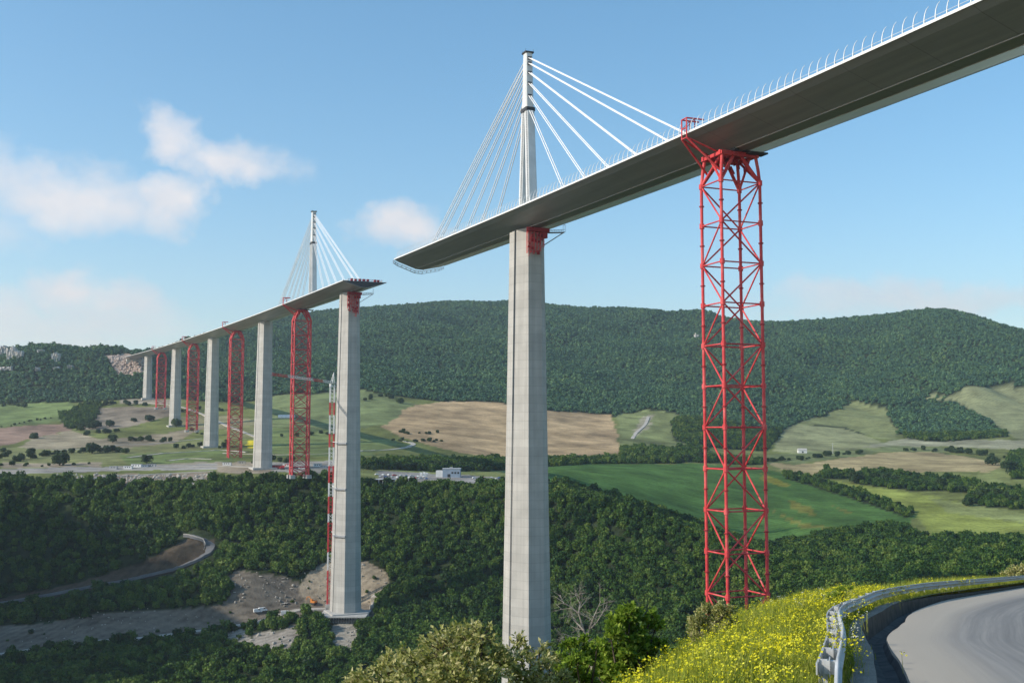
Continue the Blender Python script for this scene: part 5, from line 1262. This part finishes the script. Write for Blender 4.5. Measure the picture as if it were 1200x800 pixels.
shrub('shrub', 'pale olive leaved shrub at the bottom of the picture, left of the central pier', 'shrub', 17.5, [(455, 800, 30, 0), (490, 782, 30, .5), (520, 765, 28, 0), (552, 757, 30, .4), (566, 745, 16, 0), (540, 790, 34, -.5), (585, 785, 28, 0), (500, 815, 40, -.4), (560, 818, 40, -.6), (430, 815, 30, .2)], 'olive', .095, 8500, 1)
shrub('shrub', 'pale olive leaved shrub at the foot of the central pier', 'shrub', 18.5, [(604, 768, 17, 0), (607, 754, 10, 0), (632, 766, 13, .4), (644, 776, 13, 0), (622, 796, 26, -.4), (655, 800, 18, .2), (600, 815, 30, -.3), (645, 824, 32, 0)], 'olive', .09, 3600, 2)
shrub('young_tree', 'bright green young tree with toothy crown right of the central pier', 'tree', 27, [(728, 730, 13, 0), (738, 716, 9, 0), (746, 726, 11, .3), (768, 736, 10, .4), (764, 722, 6, .4), (716, 748, 14, -.4), (742, 748, 15, 0), (756, 762, 14, .2), (772, 757, 9, .3), (706, 768, 15, 0), (730, 772, 17, -.3), (752, 780, 15, .3), (700, 790, 17, 0), (724, 796, 20, -.4)], 'green', .13, 6200, 3, lw=.7)
shrub('shrub', 'low green bush between the olive shrub and the young tree', 'shrub', 24, [(668, 758, 9, 0), (684, 752, 8, .3), (656, 776, 11, -.2), (676, 778, 13, -.4), (694, 772, 10, .2), (668, 796, 15, 0), (690, 800, 14, .2), (700, 757, 6, 0)], 'green', .10, 3300, 4, lw=.6)
shrub('shrub', 'small round dull green bush on the grassy crest below the large red tower', 'shrub', 26, [(818, 733, 17, 0), (838, 720, 15, .2), (851, 717, 11, 0), (812, 750, 14, -.2), (838, 742, 16, -.3), (858, 730, 8, 0), (828, 716, 9, .2)], 'olive', .07, 6000, 5)
shrub('shrub', 'leafy weed clump behind the start of the guard rail bend', 'shrub', 34, [(978, 700, 9, 0), (988, 692, 6, 0), (966, 703, 8, .3), (996, 690, 4, .2)], 'green', .07, 1100, 6, stem_r=.02)
shrub('shrub', 'yellow green bush behind the guard rail at the right border', 'shrub', 110, [(1192, 672, 9, 0), (1180, 674, 6, 1), (1204, 670, 10, 0), (1218, 672, 9, 2)], 'olive', .22, 2600, 7)
# bare dead sapling standing in the bush
def dead(label, D, u0, v0, segs, seed):
    r = np.random.default_rng(seed); b0 = at(u0, v0, D); gz = bank_z(b0.x, b0.y); root = thing('dead_sapling', label, 'dead tree', (b0.x, b0.y, min(gz, b0.z)))
    tr = MB(); pts = [Vector((b0.x, b0.y, min(gz, b0.z)-.1))]+[at(u, v, D) for u, v in segs[0]]; tr.path(pts, [.05-.035*i/(len(pts)-1) for i in range(len(pts))], 7); tr.build('trunk', 'deadwood', root)
    def twig(mb, p, d, l, rad, n):
        q = p+d*l; mb.tube(p, q, rad, 4, rad*.55)
        if n:
            for _ in range(3):
                dd_ = (d+Vector(r.normal(size=3))*.55).normalized(); twig(mb, p.lerp(q, .35+.6*r.random()), dd_, l*.62, rad*.55, n-1)
    for sgm in segs[1:]:
        mb = MB(); ps = [at(u, v, D+r.normal()*.15) for u, v in sgm]; mb.path(ps, [.020-.013*i/(len(ps)-1) for i in range(len(ps))], 5)
        for a, b_ in zip(ps[:-1], ps[1:]):
            for _ in range(3):
                dd_ = ((b_-a).normalized()+Vector(r.normal(size=3))*.6).normalized(); twig(mb, a.lerp(b_, r.random()), dd_, .32, .0065, 2)
        mb.build('branch', 'deadwood', root)
dead('bare grey dead sapling with spread twigs between the central pier and the young tree', 25, 697, 800, [[(694, 780), (690, 755), (684, 738), (678, 718)], [(684, 738), (672, 725), (660, 720)], [(678, 718), (668, 710), (658, 706)], [(678, 718), (680, 704), (676, 697)], [(688, 745), (696, 722), (704, 704)], [(690, 755), (676, 748), (660, 742)], [(686, 742), (700, 728), (712, 708)]], 9)
HAZE=True
# ------------------------------------------------------------------ light
SUN_AZ = (-.94, -.34); SUN_EL = R(31)
sd = bpy.data.lights.new('sun', 'SUN'); sd.energy = 5.0; sd.angle = R(.5); sd.color = (1, .94, .84)
so = bpy.data.objects.new('sun', sd); sc.collection.objects.link(so)
h = Vector((SUN_AZ[0], SUN_AZ[1], 0)).normalized()*math.cos(SUN_EL); tosun = Vector((h.x, h.y, math.sin(SUN_EL)))
so.rotation_euler = tosun.to_track_quat('Z', 'Y').to_euler()
w = bpy.data.worlds.new('World'); sc.world = w; w.use_nodes = True; nt = w.node_tree; nt.nodes.clear()
sky = N(nt, 'ShaderNodeTexSky'); sky.sky_type = 'NISHITA'; sky.sun_disc = False
sky.sun_elevation = SUN_EL; sky.sun_rotation = math.atan2(tosun.x, tosun.y); sky.altitude = 500; sky.air_density = 1; sky.dust_density = .6; sky.ozone_density = 2.0
bg = N(nt, 'ShaderNodeBackground'); bg.inputs[1].default_value = .14; wo = N(nt, 'ShaderNodeOutputWorld')
tc = N(nt, 'ShaderNodeTexCoord').outputs['Generated']
sx = N(nt, 'ShaderNodeSeparateXYZ'); L(nt, tc, sx.inputs[0])
az = math_(nt, 'ARCTAN2', sx.outputs[0], sx.outputs[1]); el = math_(nt, 'ARCSINE', sx.outputs[2])
mpa = N(nt, 'ShaderNodeMapping'); mpa.inputs['Location'].default_value = (3, 5, 7); L(nt, tc, mpa.inputs['Vector'])
az = math_(nt, 'ADD', az, math_(nt, 'MULTIPLY', math_(nt, 'SUBTRACT', noise(nt, 11, 5, mpa.outputs[0], .6), .5), .13)); el = math_(nt, 'ADD', el, math_(nt, 'MULTIPLY', math_(nt, 'SUBTRACT', noise(nt, 14, 6, tc, .6), .5), .07))
mpw = N(nt, 'ShaderNodeMapping'); mpw.inputs['Scale'].default_value = (1, 1, 1.9); L(nt, tc, mpw.inputs['Vector'])
nz = noise(nt, 9, 7, mpw.outputs[0], .58)
def blob(u, v, ru, rv, strength):
    p = at(u, v, 1); a0 = math.atan2(p.x, p.y); e0 = math.asin(p.normalized().z)
    da = math_(nt, 'DIVIDE', math_(nt, 'SUBTRACT', az, a0), ru/FPX); de = math_(nt, 'DIVIDE', math_(nt, 'SUBTRACT', el, e0), rv/FPX)
    q = math_(nt, 'ADD', math_(nt, 'MULTIPLY', da, da), math_(nt, 'MULTIPLY', de, de))
    return math_(nt, 'MULTIPLY', math_(nt, 'EXPONENT', math_(nt, 'MULTIPLY', q, -1)), strength)
acc = None
for bl in [(192, 162, 44, 32, 1.1), (270, 186, 80, 26, 1.0), (212, 240, 48, 38, 1.1), (50, 225, 120, 42, 1.0), (140, 240, 90, 34, .8), (470, 275, 52, 30, 1.1),
           (85, 342, 46, 26, .85), (150, 362, 60, 28, .75), (40, 385, 200, 36, .7), (1120, 350, 220, 26, .7), (1000, 362, 120, 20, .5), (-200, 250, 200, 60, .8), (1500, 300, 150, 60, .7)]:
    bb = blob(*bl); acc = bb if acc is None else math_(nt, 'MAXIMUM', acc, bb)
cl = math_(nt, 'ADD', acc, math_(nt, 'MULTIPLY', math_(nt, 'SUBTRACT', nz, .5), 1.05))
cov = ramp(nt, cl, [(.22, 0.0), (.55, .45), (1.0, .85)])
cov = math_(nt, 'MULTIPLY', cov, ramp(nt, acc, [(.05, 0.), (.3, 1.)]))
hs = N(nt, 'ShaderNodeHueSaturation'); hs.inputs['Saturation'].default_value = 1.22; hs.inputs['Hue'].default_value = .489; hs.inputs['Value'].default_value = 1.45; L(nt, sky.outputs[0], hs.inputs['Color'])
shade = noise(nt, 22, 4, mpw.outputs[0])
ccol = ramp(nt, shade, [(.3, (6.2, 6.3, 6.7)), (.7, (7.4, 7.1, 7.1))])
L(nt, mixc(nt, cov, hs.outputs[0], ccol), bg.inputs[0]); L(nt, bg.outputs[0], wo.inputs[0])
# haze: a thin real volume over the valley
hb = MB(); hb.abox(-12000, 12000, -3000, 14000, -260, 1600)
hm = bpy.data.materials.new('haze'); hm.use_nodes = True; nt = hm.node_tree; nt.nodes.clear()
out = nt.nodes.new('ShaderNodeOutputMaterial'); vs_ = nt.nodes.new('ShaderNodeVolumeScatter')
vs_.inputs['Color'].default_value = (.72, .86, 1, 1); vs_.inputs['Density'].default_value = 6e-5; vs_.inputs['Anisotropy'].default_value = .3
L(nt, vs_.outputs[0], out.inputs['Volume'])
if HAZE:
    ho = hb.build('sky_haze', hm); tag(ho, kind='structure')
sc.view_settings.view_transform = 'Standard'; sc.view_settings.look = 'None'; sc.view_settings.exposure = 0
sc.render.resolution_x = 1024; sc.render.resolution_y = 682
sc.cycles.max_bounces = 6; sc.cycles.transparent_max_bounces = 4; sc.cycles.volume_bounces = 0
for o in bpy.data.objects:
    if '_o' in o: del o['_o']
